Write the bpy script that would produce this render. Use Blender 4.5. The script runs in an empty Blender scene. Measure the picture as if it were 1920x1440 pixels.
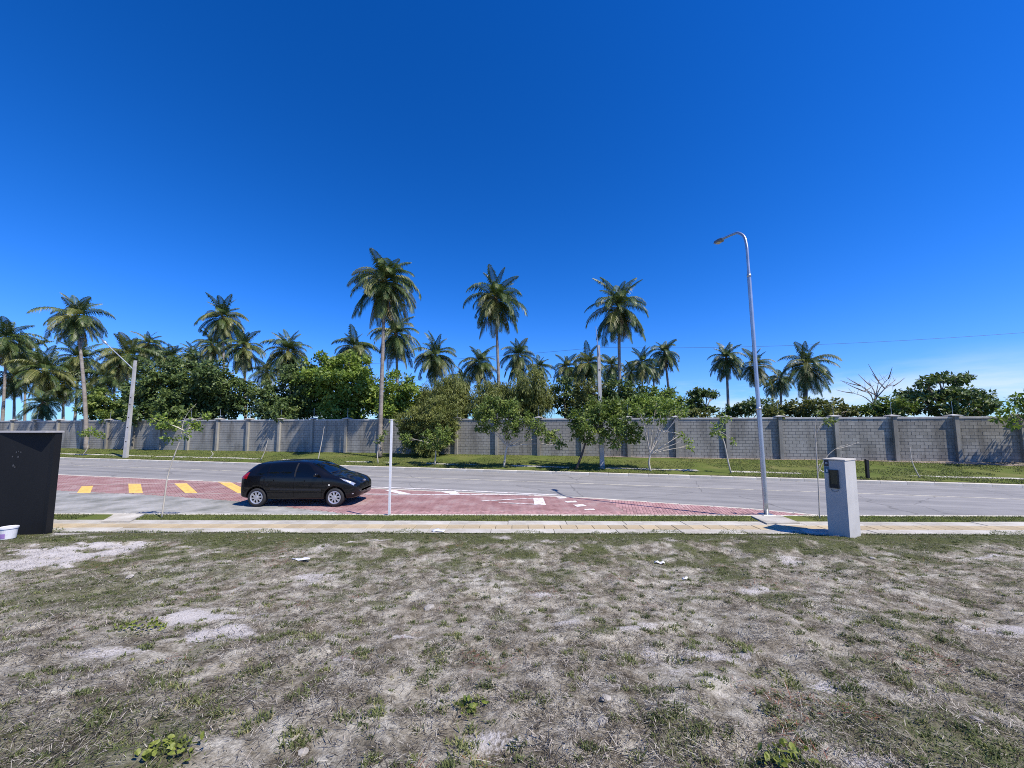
import bpy, bmesh, math, random
import numpy as np
from mathutils import Vector, Matrix

random.seed(7)
RNG = np.random.default_rng(11)
R = math.radians
scene = bpy.context.scene
C = scene.collection

# ------------------------------------------------------------------ camera
CAM_H, FPX, PITCH, SHIFT_PX = 2.6, 720.0, R(5.0), 17.0
cam = bpy.data.cameras.new('camera')
cam.sensor_width = 36.0
cam.lens = 36.0 * FPX / 1920.0
cam.shift_y = SHIFT_PX / 1920.0
cam.clip_start, cam.clip_end = 0.05, 3000
cam_o = bpy.data.objects.new('camera', cam)
cam_o.location = (0, 0, CAM_H)
cam_o.rotation_euler = (R(90) + PITCH, 0, 0)
C.objects.link(cam_o)
scene.camera = cam_o

# ------------------------------------------------------------------ sky and sun
TO_SUN = Vector((5.45, -3.75, 9.2)).normalized()
w = bpy.data.worlds.new('World'); scene.world = w; w.use_nodes = True
nt = w.node_tree; nt.nodes.clear()
def N(tree, kind, **kw):
    n = tree.nodes.new(kind)
    for k, v in kw.items():
        if k.startswith('i_'): n.inputs[k[2:].replace('_', ' ')].default_value = v
        else: setattr(n, k, v)
    return n
sky = N(nt, 'ShaderNodeTexSky', sky_type='NISHITA', sun_disc=False)
sky.sun_elevation = math.asin(TO_SUN.z)
sky.sun_rotation = math.atan2(TO_SUN.x, TO_SUN.y)
sky.altitude = 0; sky.air_density = 1.0; sky.dust_density = 0.1; sky.ozone_density = 4.0
hs = N(nt, 'ShaderNodeHueSaturation'); hs.inputs['Saturation'].default_value = 1.32; hs.inputs['Value'].default_value = 1.0
nt.links.new(sky.outputs[0], hs.inputs['Color'])
# thin cirrus low over the horizon, all round
tc = N(nt, 'ShaderNodeTexCoord'); mp = N(nt, 'ShaderNodeMapping'); mp.inputs['Scale'].default_value = (1.6, 1.6, 9.0); mp.inputs['Location'].default_value = (18.5, 6.5, 10.5)
nt.links.new(tc.outputs['Generated'], mp.inputs['Vector'])
cn = N(nt, 'ShaderNodeTexNoise'); cn.inputs['Scale'].default_value = 1.5; cn.inputs['Detail'].default_value = 7; cn.inputs['Roughness'].default_value = 0.6
nt.links.new(mp.outputs[0], cn.inputs['Vector'])
cr = N(nt, 'ShaderNodeMapRange'); cr.inputs['From Min'].default_value = 0.46; cr.inputs['From Max'].default_value = 0.66
nt.links.new(cn.outputs['Fac'], cr.inputs['Value'])
sx = N(nt, 'ShaderNodeSeparateXYZ'); nt.links.new(tc.outputs['Generated'], sx.inputs[0])
er = N(nt, 'ShaderNodeMapRange', interpolation_type='SMOOTHSTEP'); er.inputs['From Min'].default_value = 0.15; er.inputs['From Max'].default_value = 0.02
nt.links.new(sx.outputs['Z'], er.inputs['Value'])
cm = N(nt, 'ShaderNodeMath', operation='MULTIPLY'); nt.links.new(cr.outputs[0], cm.inputs[0]); nt.links.new(er.outputs[0], cm.inputs[1])
cmx = N(nt, 'ShaderNodeMix', data_type='RGBA'); nt.links.new(cm.outputs[0], cmx.inputs['Factor'])
# one colour grade for the whole sky: deeper, more saturated blue, as the phone rendered it
sep = N(nt, 'ShaderNodeSeparateColor'); nt.links.new(hs.outputs[0], sep.inputs[0]); comb = N(nt, 'ShaderNodeCombineColor')
for ch, (pw, gn, lim) in enumerate(((1.45, 1.38, 2.4), (1.28, 1.26, 0.75), (1.34, 1.64, 0.12))):
    a_ = N(nt, 'ShaderNodeMath', operation='MULTIPLY'); a_.inputs[1].default_value = 0.12; nt.links.new(sep.outputs[ch], a_.inputs[0])
    b_ = N(nt, 'ShaderNodeMath', operation='POWER'); b_.inputs[1].default_value = pw; nt.links.new(a_.outputs[0], b_.inputs[0])
    d_ = N(nt, 'ShaderNodeMath', operation='MULTIPLY'); d_.inputs[1].default_value = gn; nt.links.new(b_.outputs[0], d_.inputs[0])
    e_ = N(nt, 'ShaderNodeMath', operation='MULTIPLY_ADD'); e_.inputs[1].default_value = lim * 0.12; e_.inputs[2].default_value = 0.12; nt.links.new(d_.outputs[0], e_.inputs[0])
    f_ = N(nt, 'ShaderNodeMath', operation='DIVIDE'); nt.links.new(d_.outputs[0], f_.inputs[0]); nt.links.new(e_.outputs[0], f_.inputs[1])
    nt.links.new(f_.outputs[0], comb.inputs[ch])
nt.links.new(comb.outputs[0], cmx.inputs['A']); cmx.inputs['B'].default_value = (5.0, 5.8, 6.6, 1)
bg = N(nt, 'ShaderNodeBackground'); bg.inputs['Strength'].default_value = 0.12
nt.links.new(cmx.outputs['Result'], bg.inputs['Color'])
wo = N(nt, 'ShaderNodeOutputWorld'); nt.links.new(bg.outputs[0], wo.inputs['Surface'])

sl = bpy.data.lights.new('sun', 'SUN'); sl.energy = 4.7; sl.angle = R(0.53); sl.color = (1.0, 0.93, 0.83)
so = bpy.data.objects.new('sun', sl); so.rotation_euler = (-TO_SUN).to_track_quat('-Z', 'Y').to_euler(); so.location = (20, -10, 40)
C.objects.link(so)
vs = scene.view_settings
vs.view_transform = 'Standard'; vs.look = 'None'; vs.exposure = 0.4; vs.gamma = 1.0; vs.use_curve_mapping = False
scene.cycles.max_bounces = 6; scene.cycles.transparent_max_bounces = 8
scene.cycles.use_denoising = False
scene.cycles.filter_width = 1.0

# ------------------------------------------------------------------ placing helpers
FWD = Vector((0, math.cos(PITCH), math.sin(PITCH))); UPV = Vector((0, -math.sin(PITCH), math.cos(PITCH)))
def ray(px, py):
    return Vector(((px - 960) / FPX, 0, 0)) + UPV * ((720 + SHIFT_PX - py) / FPX) + FWD
def at(px, py, Y):
    d = ray(px, py); return Vector((0, 0, CAM_H)) + d * (Y / d.y)
def gnd(px, py, z=0.0):
    d = ray(px, py); return Vector((0, 0, CAM_H)) + d * ((z - CAM_H) / d.z)
def upx(px, Y): return at(px, 800, Y).x

_P = RNG.random((257, 257)).astype(np.float64)
def vnoise(x, y, s, off=0.0):
    x = np.asarray(x, float) * s + off + 1000.3; y = np.asarray(y, float) * s + off * 1.7 + 1000.7
    ix = np.floor(x).astype(int); iy = np.floor(y).astype(int)
    fx = x - ix; fy = y - iy; fx = fx * fx * (3 - 2 * fx); fy = fy * fy * (3 - 2 * fy)
    g = lambda a, b: _P[a % 257, b % 257]
    return (g(ix, iy) * (1 - fx) + g(ix + 1, iy) * fx) * (1 - fy) + (g(ix, iy + 1) * (1 - fx) + g(ix + 1, iy + 1) * fx) * fy
def fbm(x, y, s, o=4, off=0.0):
    t = 0; a = 0.5
    for i in range(o): t = t + a * vnoise(x, y, s * 2 ** i, off + 13.1 * i); a *= 0.5
    return t / (1 - 0.5 ** o)
def sstep(a, b, x):
    t = np.clip((np.asarray(x, float) - a) / (b - a), 0, 1); return t * t * (3 - 2 * t)

# ground heights and lines (metres): road direction falls 1 in 4, near kerb almost along X
def ky(X): return 10.97 - 0.01 * X                      # lawn side of the near kerb
def fk(X): return 22.0 - 0.25 * X                       # road side of the far kerb
def wl(X): return 28.0 - 0.205 * X                      # street face of the wall
Z_WALL = 0.56
def zverge(X, Y):
    X = np.asarray(X, float); Y = np.asarray(Y, float)
    t = np.clip((Y - fk(X)) / np.maximum(wl(X) - fk(X), 0.5), 0, 1)
    return 0.13 + (Z_WALL - 0.13) * t ** 0.85 + 0.05 * (fbm(X, Y, 0.35, 3, 5.0) - 0.5) * np.sin(np.pi * t) * 2
def zlot(X, Y):
    X = np.asarray(X, float); Y = np.asarray(Y, float)
    d = np.clip(9.2 - Y, -2, 12)
    z = 0.13 + 0.0 * X + 0.80 * sstep(0.0, 11.0, d) + 0.05 * sstep(0.1, 1.2, d)
    e = sstep(0.0, 0.8, d)
    z = z + e * (0.16 * (fbm(X, Y, 0.45, 3, 3.0) - 0.5) + 0.10 * (fbm(X, Y, 2.2, 3, 9.0) - 0.5) + 0.045 * (vnoise(X, Y, 7.0, 2.0) - 0.5))
    m = np.exp(-(((X - 4.2) / 2.6) ** 2 + ((Y - 8.0) / 0.5) ** 2)) * 0.10
    return z + e * m

# ------------------------------------------------------------------ object helpers
def mesh_np(name, V, F, mats, attr=None, smooth=False, matidx=None):
    me = bpy.data.meshes.new(name)
    V = np.asarray(V, np.float32).reshape(-1, 3)
    if isinstance(F, np.ndarray):
        k = F.shape[1]; n = len(F)
        me.vertices.add(len(V)); me.vertices.foreach_set('co', V.ravel())
        me.loops.add(n * k); me.loops.foreach_set('vertex_index', F.astype(np.int32).ravel())
        me.polygons.add(n); me.polygons.foreach_set('loop_start', np.arange(0, n * k, k, dtype=np.int32))
        me.update(calc_edges=True)
    else:
        me.from_pydata([tuple(map(float, v)) for v in V], [], [tuple(map(int, f)) for f in F]); me.update()
    for m in (mats if isinstance(mats, (list, tuple)) else [mats]): me.materials.append(m)
    if matidx is not None: me.polygons.foreach_set('material_index', np.asarray(matidx, np.int32))
    if attr:
        for an, (dom, arr) in attr.items():
            a = me.attributes.new(an, 'FLOAT', dom); a.data.foreach_set('value', np.asarray(arr, np.float32).ravel())
    me.polygons.foreach_set('use_smooth', np.full(len(me.polygons), bool(smooth)))
    me.validate(); return me
def link(name, me, parent=None, loc=None, rot=None, scale=None):
    o = bpy.data.objects.new(name, me); C.objects.link(o)
    if parent is not None: o.parent = parent
    if loc is not None: o.location = loc
    if rot is not None: o.rotation_euler = rot
    if scale is not None: o.scale = scale
    return o
def tag(o, label=None, cat=None, group=None, kind=None):
    if label: o['label'] = label
    if cat: o['category'] = cat
    if group: o['group'] = group
    if kind: o['kind'] = kind
    return o
def thing(name, loc, label, cat, group=None, rz=0.0):
    o = bpy.data.objects.new(name, None); o.empty_display_size = 0.2; C.objects.link(o)
    o.location = loc; o.rotation_euler = (0, 0, rz)
    return tag(o, label, cat, group)
class MB:
    """collects boxes, tubes and sheets into one mesh"""
    def __init__(s): s.V = []; s.F = []; s.M = []
    def add(s, V, F, m=0):
        b = len(s.V); s.V += [tuple(v) for v in V]; s.F += [tuple(i + b for i in f) for f in F]; s.M += [m] * len(F); return s
    def box(s, lo, hi, m=0, M=None, bev=0.0):
        x0, y0, z0 = lo; x1, y1, z1 = hi
        if bev > 0:
            b = bev
            V = [(x0, y0, z0), (x1, y0, z0), (x1, y1, z0), (x0, y1, z0), (x0, y0, z1 - b), (x1, y0, z1 - b), (x1, y1, z1 - b), (x0, y1, z1 - b),
                 (x0 + b, y0 + b, z1), (x1 - b, y0 + b, z1), (x1 - b, y1 - b, z1), (x0 + b, y1 - b, z1)]
            F = [(3, 2, 1, 0), (0, 1, 5, 4), (1, 2, 6, 5), (2, 3, 7, 6), (3, 0, 4, 7), (4, 5, 9, 8), (5, 6, 10, 9), (6, 7, 11, 10), (7, 4, 8, 11), (8, 9, 10, 11)]
        else:
            V = [(x0, y0, z0), (x1, y0, z0), (x1, y1, z0), (x0, y1, z0), (x0, y0, z1), (x1, y0, z1), (x1, y1, z1), (x0, y1, z1)]
            F = [(3, 2, 1, 0), (4, 5, 6, 7), (0, 1, 5, 4), (1, 2, 6, 5), (2, 3, 7, 6), (3, 0, 4, 7)]
        if M is not None: V = [M @ Vector(v) for v in V]
        return s.add(V, F, m)
    def tube(s, pts, rad, n=8, m=0, cap=True):
        V, F = tube_vf(pts, rad, n, cap); return s.add(V, F, m)
    def prism(s, poly, z0, z1, m=0):
        n = len(poly); V = [(p[0], p[1], z0) for p in poly] + [(p[0], p[1], z1) for p in poly]
        F = [tuple(range(n, 2 * n)), tuple(range(n - 1, -1, -1))] + [(i, (i + 1) % n, n + (i + 1) % n, n + i) for i in range(n)]
        return s.add(V, F, m)
    def me(s, name, mats, smooth=False):
        return mesh_np(name, s.V, s.F, mats, smooth=smooth, matidx=s.M)
    def build(s, name, mats, parent=None, smooth=False, loc=None, rot=None):
        return link(name, s.me(name, mats, smooth), parent, loc, rot)
def tube_vf(pts, rad, n=8, cap=True):
    pts = [Vector(p) for p in pts]; k = len(pts)
    rad = [rad] * k if np.isscalar(rad) else list(rad)
    V = []; F = []; ref = None
    for i, p in enumerate(pts):
        t = (pts[min(i + 1, k - 1)] - pts[max(i - 1, 0)]).normalized()
        if ref is None: ref = Vector((1, 0, 0)) if abs(t.x) < 0.8 else Vector((0, 1, 0))
        a = (ref - t * ref.dot(t)).normalized(); b = t.cross(a); ref = a
        for j in range(n):
            an = 2 * math.pi * j / n; V.append(p + (a * math.cos(an) + b * math.sin(an)) * rad[i])
    for i in range(k - 1):
        for j in range(n): F.append((i * n + j, i * n + (j + 1) % n, (i + 1) * n + (j + 1) % n, (i + 1) * n + j))
    if cap: F.append(tuple(range(n - 1, -1, -1))); F.append(tuple((k - 1) * n + j for j in range(n)))
    return V, F
def spline(pts, per=6):
    P = [np.array(p, float) for p in pts]; P = [2 * P[0] - P[1]] + P + [2 * P[-1] - P[-2]]; out = []
    for i in range(1, len(P) - 2):
        for j in range(per):
            t = j / per; a, b, c, d = P[i - 1], P[i], P[i + 1], P[i + 2]
            out.append(0.5 * ((2 * b) + (c - a) * t + (2 * a - 5 * b + 4 * c - d) * t * t + (3 * b - a - 3 * c + d) * t ** 3))
    out.append(P[-2]); return out

# ------------------------------------------------------------------ materials
def newmat(name):
    m = bpy.data.materials.new(name); m.use_nodes = True; t = m.node_tree
    return m, t, t.nodes['Principled BSDF']
def c4(c): return (c[0], c[1], c[2], 1)
def coords(t, sc=(1, 1, 1), kind='Object'):
    g = N(t, 'ShaderNodeTexCoord'); m = N(t, 'ShaderNodeMapping'); m.inputs['Scale'].default_value = sc
    t.links.new(g.outputs[kind], m.inputs[0]); return m.outputs[0]
def noise(t, vec, scale, detail=5, rough=0.6):
    n = N(t, 'ShaderNodeTexNoise'); n.inputs['Scale'].default_value = scale; n.inputs['Detail'].default_value = detail; n.inputs['Roughness'].default_value = rough
    t.links.new(vec, n.inputs['Vector']); return n.outputs['Fac']
def ramp(t, fac, stops):
    r = N(t, 'ShaderNodeValToRGB'); e = r.color_ramp.elements
    e[0].position, e[0].color = stops[0][0], c4(stops[0][1]); e[1].position, e[1].color = stops[-1][0], c4(stops[-1][1])
    for p, c in stops[1:-1]:
        x = e.new(p); x.color = c4(c)
    t.links.new(fac, r.inputs[0]); return r.outputs[0]
def mixc(t, fac, a, b, mode='MIX'):
    m = N(t, 'ShaderNodeMix', data_type='RGBA', blend_type=mode)
    for s, v in (('Factor', fac), ('A', a), ('B', b)):
        if isinstance(v, bpy.types.NodeSocket): t.links.new(v, m.inputs[s])
        else: m.inputs[s].default_value = v if s == 'Factor' else c4(v)
    return m.outputs['Result']
def bump(t, p, fac, strength, dist):
    b = N(t, 'ShaderNodeBump'); b.inputs['Strength'].default_value = strength; b.inputs['Distance'].default_value = dist
    t.links.new(fac, b.inputs['Height']); t.links.new(b.outputs[0], p.inputs['Normal'])
def mottled(name, stops, scale=3.0, rough=0.9, bs=0.4, bd=0.01, bscale=40.0, sc=(1, 1, 1), rnd=0.0, spec=0.3, metal=0.0, fine=0.0, stain=False):
    m, t, p = newmat(name); v = coords(t, sc)
    col = ramp(t, noise(t, v, scale), stops)
    f = noise(t, v, bscale, 4, 0.65)
    if fine: col = mixc(t, fine, col, ramp(t, f, [(0.3, (0.25, 0.25, 0.25)), (0.7, (1, 1, 1))]), 'MULTIPLY')
    if stain:     # rain streaks and damp patches that run on from block to block
        g_ = N(t, 'ShaderNodeNewGeometry'); mpg = N(t, 'ShaderNodeMapping'); mpg.inputs['Scale'].default_value = (1.3, 1.3, 0.22); t.links.new(g_.outputs['Position'], mpg.inputs[0])
        col = mixc(t, 0.8, col, ramp(t, noise(t, mpg.outputs[0], 1.0, 7, 0.65), [(0.36, (0.52, 0.50, 0.46)), (0.5, (0.92, 0.91, 0.88)), (0.66, (1.12, 1.12, 1.1))]), 'MULTIPLY')
    if rnd:
        oi = N(t, 'ShaderNodeObjectInfo'); k = ramp(t, oi.outputs['Random'], [(0, (1 - rnd,) * 3), (1, (1, 1, 1))])
        col = mixc(t, 1.0, col, k, 'MULTIPLY')
    t.links.new(col, p.inputs['Base Color']); p.inputs['Roughness'].default_value = rough
    p.inputs['Specular IOR Level'].default_value = spec; p.inputs['Metallic'].default_value = metal
    if bs: bump(t, p, f, bs, bd)
    return m
def plain(name, c, rough=0.5, metal=0.0, spec=0.5, coat=0.0):
    m, t, p = newmat(name); v = coords(t); n = noise(t, v, 14.0, 4)
    col = ramp(t, n, [(0.3, tuple(x * 0.88 for x in c)), (0.7, c)])
    t.links.new(col, p.inputs['Base Color'])
    rr = N(t, 'ShaderNodeMapRange'); rr.inputs['To Min'].default_value = max(0.02, rough * 0.85); rr.inputs['To Max'].default_value = min(1, rough * 1.15)
    t.links.new(n, rr.inputs['Value']); t.links.new(rr.outputs[0], p.inputs['Roughness'])
    p.inputs['Metallic'].default_value = metal; p.inputs['Specular IOR Level'].default_value = spec; p.inputs['Coat Weight'].default_value = coat; p.inputs['Coat Roughness'].default_value = 0.03
    return m
def leafmat(name, stops, trans=0.3, rough=0.5, gloss=0.35, attr=True):
    m, t, p = newmat(name)
    if attr:
        a = N(t, 'ShaderNodeAttribute'); a.attribute_name = 'tint'; f = a.outputs['Fac']
    else: f = noise(t, coords(t), 5.0)
    col = ramp(t, f, stops); t.links.new(col, p.inputs['Base Color']); p.inputs['Roughness'].default_value = rough; p.inputs['Specular IOR Level'].default_value = gloss
    tr = N(t, 'ShaderNodeBsdfTranslucent'); t.links.new(mixc(t, 0.5, col, (0.9, 1.0, 0.25), 'MULTIPLY'), tr.inputs['Color'])
    mx = N(t, 'ShaderNodeMixShader'); mx.inputs[0].default_value = trans
    t.links.new(p.outputs[0], mx.inputs[1]); t.links.new(tr.outputs[0], mx.inputs[2]); t.links.new(mx.outputs[0], t.nodes['Material Output'].inputs['Surface'])
    return m

M = {}
M['asphalt'] = mottled('asphalt', [(0.3, (0.24, 0.238, 0.242)), (0.55, (0.275, 0.272, 0.275)), (0.75, (0.305, 0.298, 0.298))], 0.8, 0.85, 0.35, 0.006, 60, (0.35, 1.2, 1), fine=0.35)
m, t, p = newmat('worn_asphalt'); g_ = N(t, 'ShaderNodeNewGeometry'); rt = N(t, 'ShaderNodeMapping'); rt.inputs['Rotation'].default_value = (0, 0, math.atan(0.25)); t.links.new(g_.outputs['Position'], rt.inputs[0])
ls = N(t, 'ShaderNodeMapping'); ls.inputs['Scale'].default_value = (0.05, 1.4, 1); t.links.new(rt.outputs[0], ls.inputs[0])
col = ramp(t, noise(t, ls.outputs[0], 1.3, 6, 0.6), [(0.33, (0.205, 0.203, 0.20)), (0.47, (0.262, 0.258, 0.252)), (0.6, (0.30, 0.294, 0.285)), (0.7, (0.335, 0.325, 0.31))])
col = mixc(t, 0.5, col, ramp(t, noise(t, rt.outputs[0], 0.7, 6, 0.65), [(0.35, (0.78, 0.78, 0.78)), (0.6, (1.08, 1.07, 1.05))]), 'MULTIPLY')
fn = noise(t, rt.outputs[0], 70, 4, 0.7); col = mixc(t, 0.4, col, ramp(t, fn, [(0.3, (0.5, 0.5, 0.5)), (0.7, (1.25, 1.25, 1.25))]), 'MULTIPLY')
vo = N(t, 'ShaderNodeTexVoronoi', feature='DISTANCE_TO_EDGE'); vo.inputs['Scale'].default_value = 0.28; nz = N(t, 'ShaderNodeTexNoise'); nz.inputs['Scale'].default_value = 1.5; nz.inputs['Detail'].default_value = 6; t.links.new(rt.outputs[0], nz.inputs['Vector'])
t.links.new(mixc(t, 0.22, rt.outputs[0], nz.outputs['Color']), vo.inputs['Vector'])
col = mixc(t, 0.55, col, ramp(t, vo.outputs['Distance'], [(0.0, (0.35, 0.35, 0.35)), (0.006, (1, 1, 1))]), 'MULTIPLY')
t.links.new(col, p.inputs['Base Color']); p.inputs['Roughness'].default_value = 0.85; p.inputs['Specular IOR Level'].default_value = 0.25; bump(t, p, fn, 0.4, 0.006); M['asphalt'] = m
M['kerb'] = mottled('kerb_concrete', [(0.3, (0.50, 0.46, 0.37)), (0.6, (0.66, 0.615, 0.51)), (0.8, (0.72, 0.68, 0.59))], 1.6, 0.9, 0.4, 0.008, 35, rnd=0.15)
M['slab'] = mottled('paving_concrete', [(0.30, (0.34, 0.31, 0.25)), (0.46, (0.52, 0.49, 0.42)), (0.66, (0.65, 0.62, 0.55))], 1.4, 0.9, 0.4, 0.006, 40, rnd=0.18, fine=0.2)
M['tactile'] = mottled('ochre_tile', [(0.25, (0.45, 0.35, 0.21)), (0.5, (0.55, 0.45, 0.285)), (0.8, (0.60, 0.54, 0.42))], 2.2, 0.9, 0.4, 0.005, 50, rnd=0.25, fine=0.25)
M['paver_red'] = mottled('red_paver', [(0.30, (0.38, 0.19, 0.18)), (0.5, (0.52, 0.305, 0.29)), (0.7, (0.62, 0.46, 0.43))], 1.3, 0.9, 0.3, 0.004, 60, rnd=0.35, fine=0.35)
M['paver_grey'] = mottled('grey_paver', [(0.32, (0.22, 0.23, 0.20)), (0.48, (0.40, 0.40, 0.37)), (0.66, (0.58, 0.57, 0.54))], 0.9, 0.9, 0.3, 0.004, 60, rnd=0.3, fine=0.3)
M['joint'] = mottled('sandy_joint', [(0.3, (0.26, 0.20, 0.17)), (0.7, (0.38, 0.32, 0.28))], 3, 0.95)
M['paint_white'] = mottled('white_road_paint', [(0.36, (0.44, 0.33, 0.31)), (0.48, (0.70, 0.66, 0.63)), (0.6, (0.78, 0.77, 0.75))], 6, 0.7, 0.2, 0.003, 60)
M['paint_line'] = mottled('faded_line_paint', [(0.35, (0.27, 0.26, 0.25)), (0.55, (0.55, 0.52, 0.42)), (0.8, (0.62, 0.58, 0.46))], 2.5, 0.8, 0.2, 0.003, 60)
M['paint_pink'] = mottled('worn_bay_line_paint', [(0.35, (0.50, 0.30, 0.27)), (0.6, (0.72, 0.62, 0.55))], 2.5, 0.8, 0.2, 0.003, 60)
M['paint_yellow'] = mottled('yellow_road_paint', [(0.34, (0.52, 0.30, 0.14)), (0.46, (0.74, 0.48, 0.11)), (0.65, (0.80, 0.56, 0.17))], 6, 0.7, 0.2, 0.003, 60)
M['block'] = mottled('concrete_block', [(0.25, (0.30, 0.288, 0.252)), (0.5, (0.40, 0.386, 0.345)), (0.75, (0.47, 0.455, 0.41))], 0.9, 0.95, 0.6, 0.006, 45, rnd=0.28, fine=0.3, stain=True)
M['mortar'] = mottled('wall_mortar', [(0.3, (0.12, 0.118, 0.11)), (0.7, (0.18, 0.178, 0.165))], 3, 0.95)
M['pillar'] = mottled('pillar_concrete', [(0.25, (0.26, 0.248, 0.215)), (0.6, (0.36, 0.345, 0.305)), (0.8, (0.43, 0.415, 0.37))], 1.4, 0.95, 0.5, 0.008, 30, rnd=0.15, stain=True)
M['coping'] = mottled('coping_concrete', [(0.25, (0.30, 0.29, 0.27)), (0.6, (0.50, 0.49, 0.46))], 1.2, 0.95, 0.4, 0.008, 30)
M['pole_concrete'] = mottled('pole_concrete', [(0.3, (0.33, 0.325, 0.305)), (0.6, (0.46, 0.455, 0.43)), (0.8, (0.54, 0.535, 0.51))], 1.6, 0.9, 0.4, 0.006, 30)
M['galv'] = mottled('galvanised_steel', [(0.3, (0.40, 0.42, 0.44)), (0.7, (0.56, 0.58, 0.60))], 2.5, 0.38, 0.05, 0.002, 40, metal=0.75)
M['bark'] = mottled('grey_bark', [(0.3, (0.14, 0.11, 0.085)), (0.7, (0.32, 0.27, 0.22))], 5, 0.95, 0.7, 0.02, 18, (1, 1, 0.3))
M['bark_pale'] = mottled('pale_bark', [(0.3, (0.36, 0.32, 0.25)), (0.7, (0.60, 0.56, 0.47))], 6, 0.9, 0.5, 0.01, 20, (1, 1, 0.4))
M['bark_dark'] = mottled('dark_bark', [(0.3, (0.04, 0.033, 0.028)), (0.7, (0.10, 0.085, 0.07))], 6, 0.9, 0.5, 0.01, 20, (1, 1, 0.4))
M['palm_trunk'] = mottled('palm_bark', [(0.3, (0.17, 0.145, 0.12)), (0.55, (0.28, 0.25, 0.215)), (0.8, (0.36, 0.33, 0.29))], 1.2, 0.95, 0.8, 0.03, 6, (1, 1, 2.2))
M['frond'] = leafmat('palm_frond_green', [(0, (0.030, 0.052, 0.016)), (0.5, (0.064, 0.106, 0.028)), (0.85, (0.13, 0.175, 0.048)), (1, (0.28, 0.27, 0.09))], 0.22, 0.45, 0.4)
M['frond_olive'] = leafmat('palm_frond_olive', [(0, (0.085, 0.098, 0.024)), (0.5, (0.15, 0.172, 0.044)), (1, (0.34, 0.33, 0.11))], 0.28, 0.45, 0.45)
M['frond_dry'] = leafmat('palm_frond_dry', [(0, (0.12, 0.075, 0.04)), (0.5, (0.20, 0.14, 0.075)), (1, (0.34, 0.26, 0.15))], 0.12, 0.7, 0.2)
M['coconut'] = plain('coconut_husk', (0.16, 0.13, 0.04), 0.5)
M['leaf_dark'] = leafmat('leaf_dark_green', [(0, (0.0473, 0.081, 0.0236)), (0.6, (0.1013, 0.1552, 0.0439)), (1, (0.2194, 0.2616, 0.0709))], 0.25)
M['leaf_mid'] = leafmat('leaf_mid_green', [(0, (0.068, 0.1089, 0.0227)), (0.6, (0.1391, 0.2042, 0.0393)), (1, (0.2873, 0.3326, 0.0726))], 0.3)
M['leaf_bright'] = leafmat('leaf_bright_green', [(0, (0.0854, 0.1475, 0.0217)), (0.6, (0.1941, 0.2794, 0.0435)), (1, (0.3571, 0.4192, 0.0931))], 0.32)
M['leaf_olive'] = leafmat('leaf_olive', [(0, (0.078, 0.0936, 0.026)), (0.6, (0.156, 0.1755, 0.0468)), (1, (0.299, 0.2925, 0.091))], 0.28)
M['leaf_willow'] = leafmat('leaf_feathery', [(0, (0.0837, 0.108, 0.027)), (0.6, (0.1755, 0.2025, 0.0486)), (1, (0.3375, 0.3443, 0.0945))], 0.3)

def grass_soil(name, stops, scale):
    return mottled(name, stops, scale, 0.95, 0.8, 0.02, 22, fine=0.45, spec=0.1)
M['lawn'] = grass_soil('lawn_turf', [(0.2, (0.080, 0.115, 0.026)), (0.45, (0.12, 0.155, 0.036)), (0.62, (0.165, 0.18, 0.052)), (0.8, (0.25, 0.21, 0.11))], 0.45)
M['ground'] = grass_soil('rough_ground', [(0.3, (0.07, 0.085, 0.03)), (0.6, (0.13, 0.12, 0.06)), (0.8, (0.24, 0.20, 0.13))], 0.15)
M['dirt'] = mottled('pale_dirt', [(0.3, (0.22, 0.17, 0.13)), (0.7, (0.38, 0.32, 0.27))], 2.0, 0.95, 0.6, 0.02, 25, fine=0.3)

# lot soil: attributes carry where sand and turf lie, noise breaks them up
m, t, p = newmat('lot_soil'); v = coords(t)
def attr(t, n):
    a = N(t, 'ShaderNodeAttribute'); a.attribute_name = n; return a.outputs['Fac']
n1 = noise(t, v, 9.0, 6, 0.7); n2 = noise(t, v, 55.0, 5, 0.7); n3 = noise(t, v, 1.1, 4, 0.6); n4 = noise(t, v, 4.0, 9, 0.75)
base = ramp(t, n4, [(0.34, (0.105, 0.092, 0.067)), (0.43, (0.215, 0.193, 0.152)), (0.51, (0.35, 0.325, 0.275)), (0.60, (0.52, 0.495, 0.435))])
base = mixc(t, 0.45, base, ramp(t, n1, [(0.3, (0.45, 0.42, 0.36)), (0.5, (0.95, 0.94, 0.9)), (0.7, (1.4, 1.38, 1.33))]), 'MULTIPLY')
base = mixc(t, 0.55, base, ramp(t, n2, [(0.28, (0.22, 0.20, 0.17)), (0.5, (0.9, 0.89, 0.87)), (0.7, (1.4, 1.37, 1.3))]), 'MULTIPLY')
base = mixc(t, 0.6, base, ramp(t, n3, [(0.35, (0.86, 0.81, 0.72)), (0.65, (1.22, 1.24, 1.22))]), 'MULTIPLY')
def brk(fac, amt, lo, hi):
    a = N(t, 'ShaderNodeMath', operation='MULTIPLY_ADD'); t.links.new(n2, a.inputs[0]); a.inputs[1].default_value = amt; t.links.new(fac, a.inputs[2])
    b = N(t, 'ShaderNodeMath', operation='MULTIPLY_ADD'); t.links.new(n1, b.inputs[0]); b.inputs[1].default_value = amt; t.links.new(a.outputs[0], b.inputs[2])
    r = N(t, 'ShaderNodeMapRange'); r.inputs['From Min'].default_value = lo + amt; r.inputs['From Max'].default_value = hi + amt; t.links.new(b.outputs[0], r.inputs['Value']); return r.outputs[0]
base = mixc(t, brk(attr(t, 'green'), 0.9, 0.42, 0.9), base, ramp(t, n2, [(0.3, (0.045, 0.055, 0.018)), (0.7, (0.14, 0.15, 0.06))]))
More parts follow.
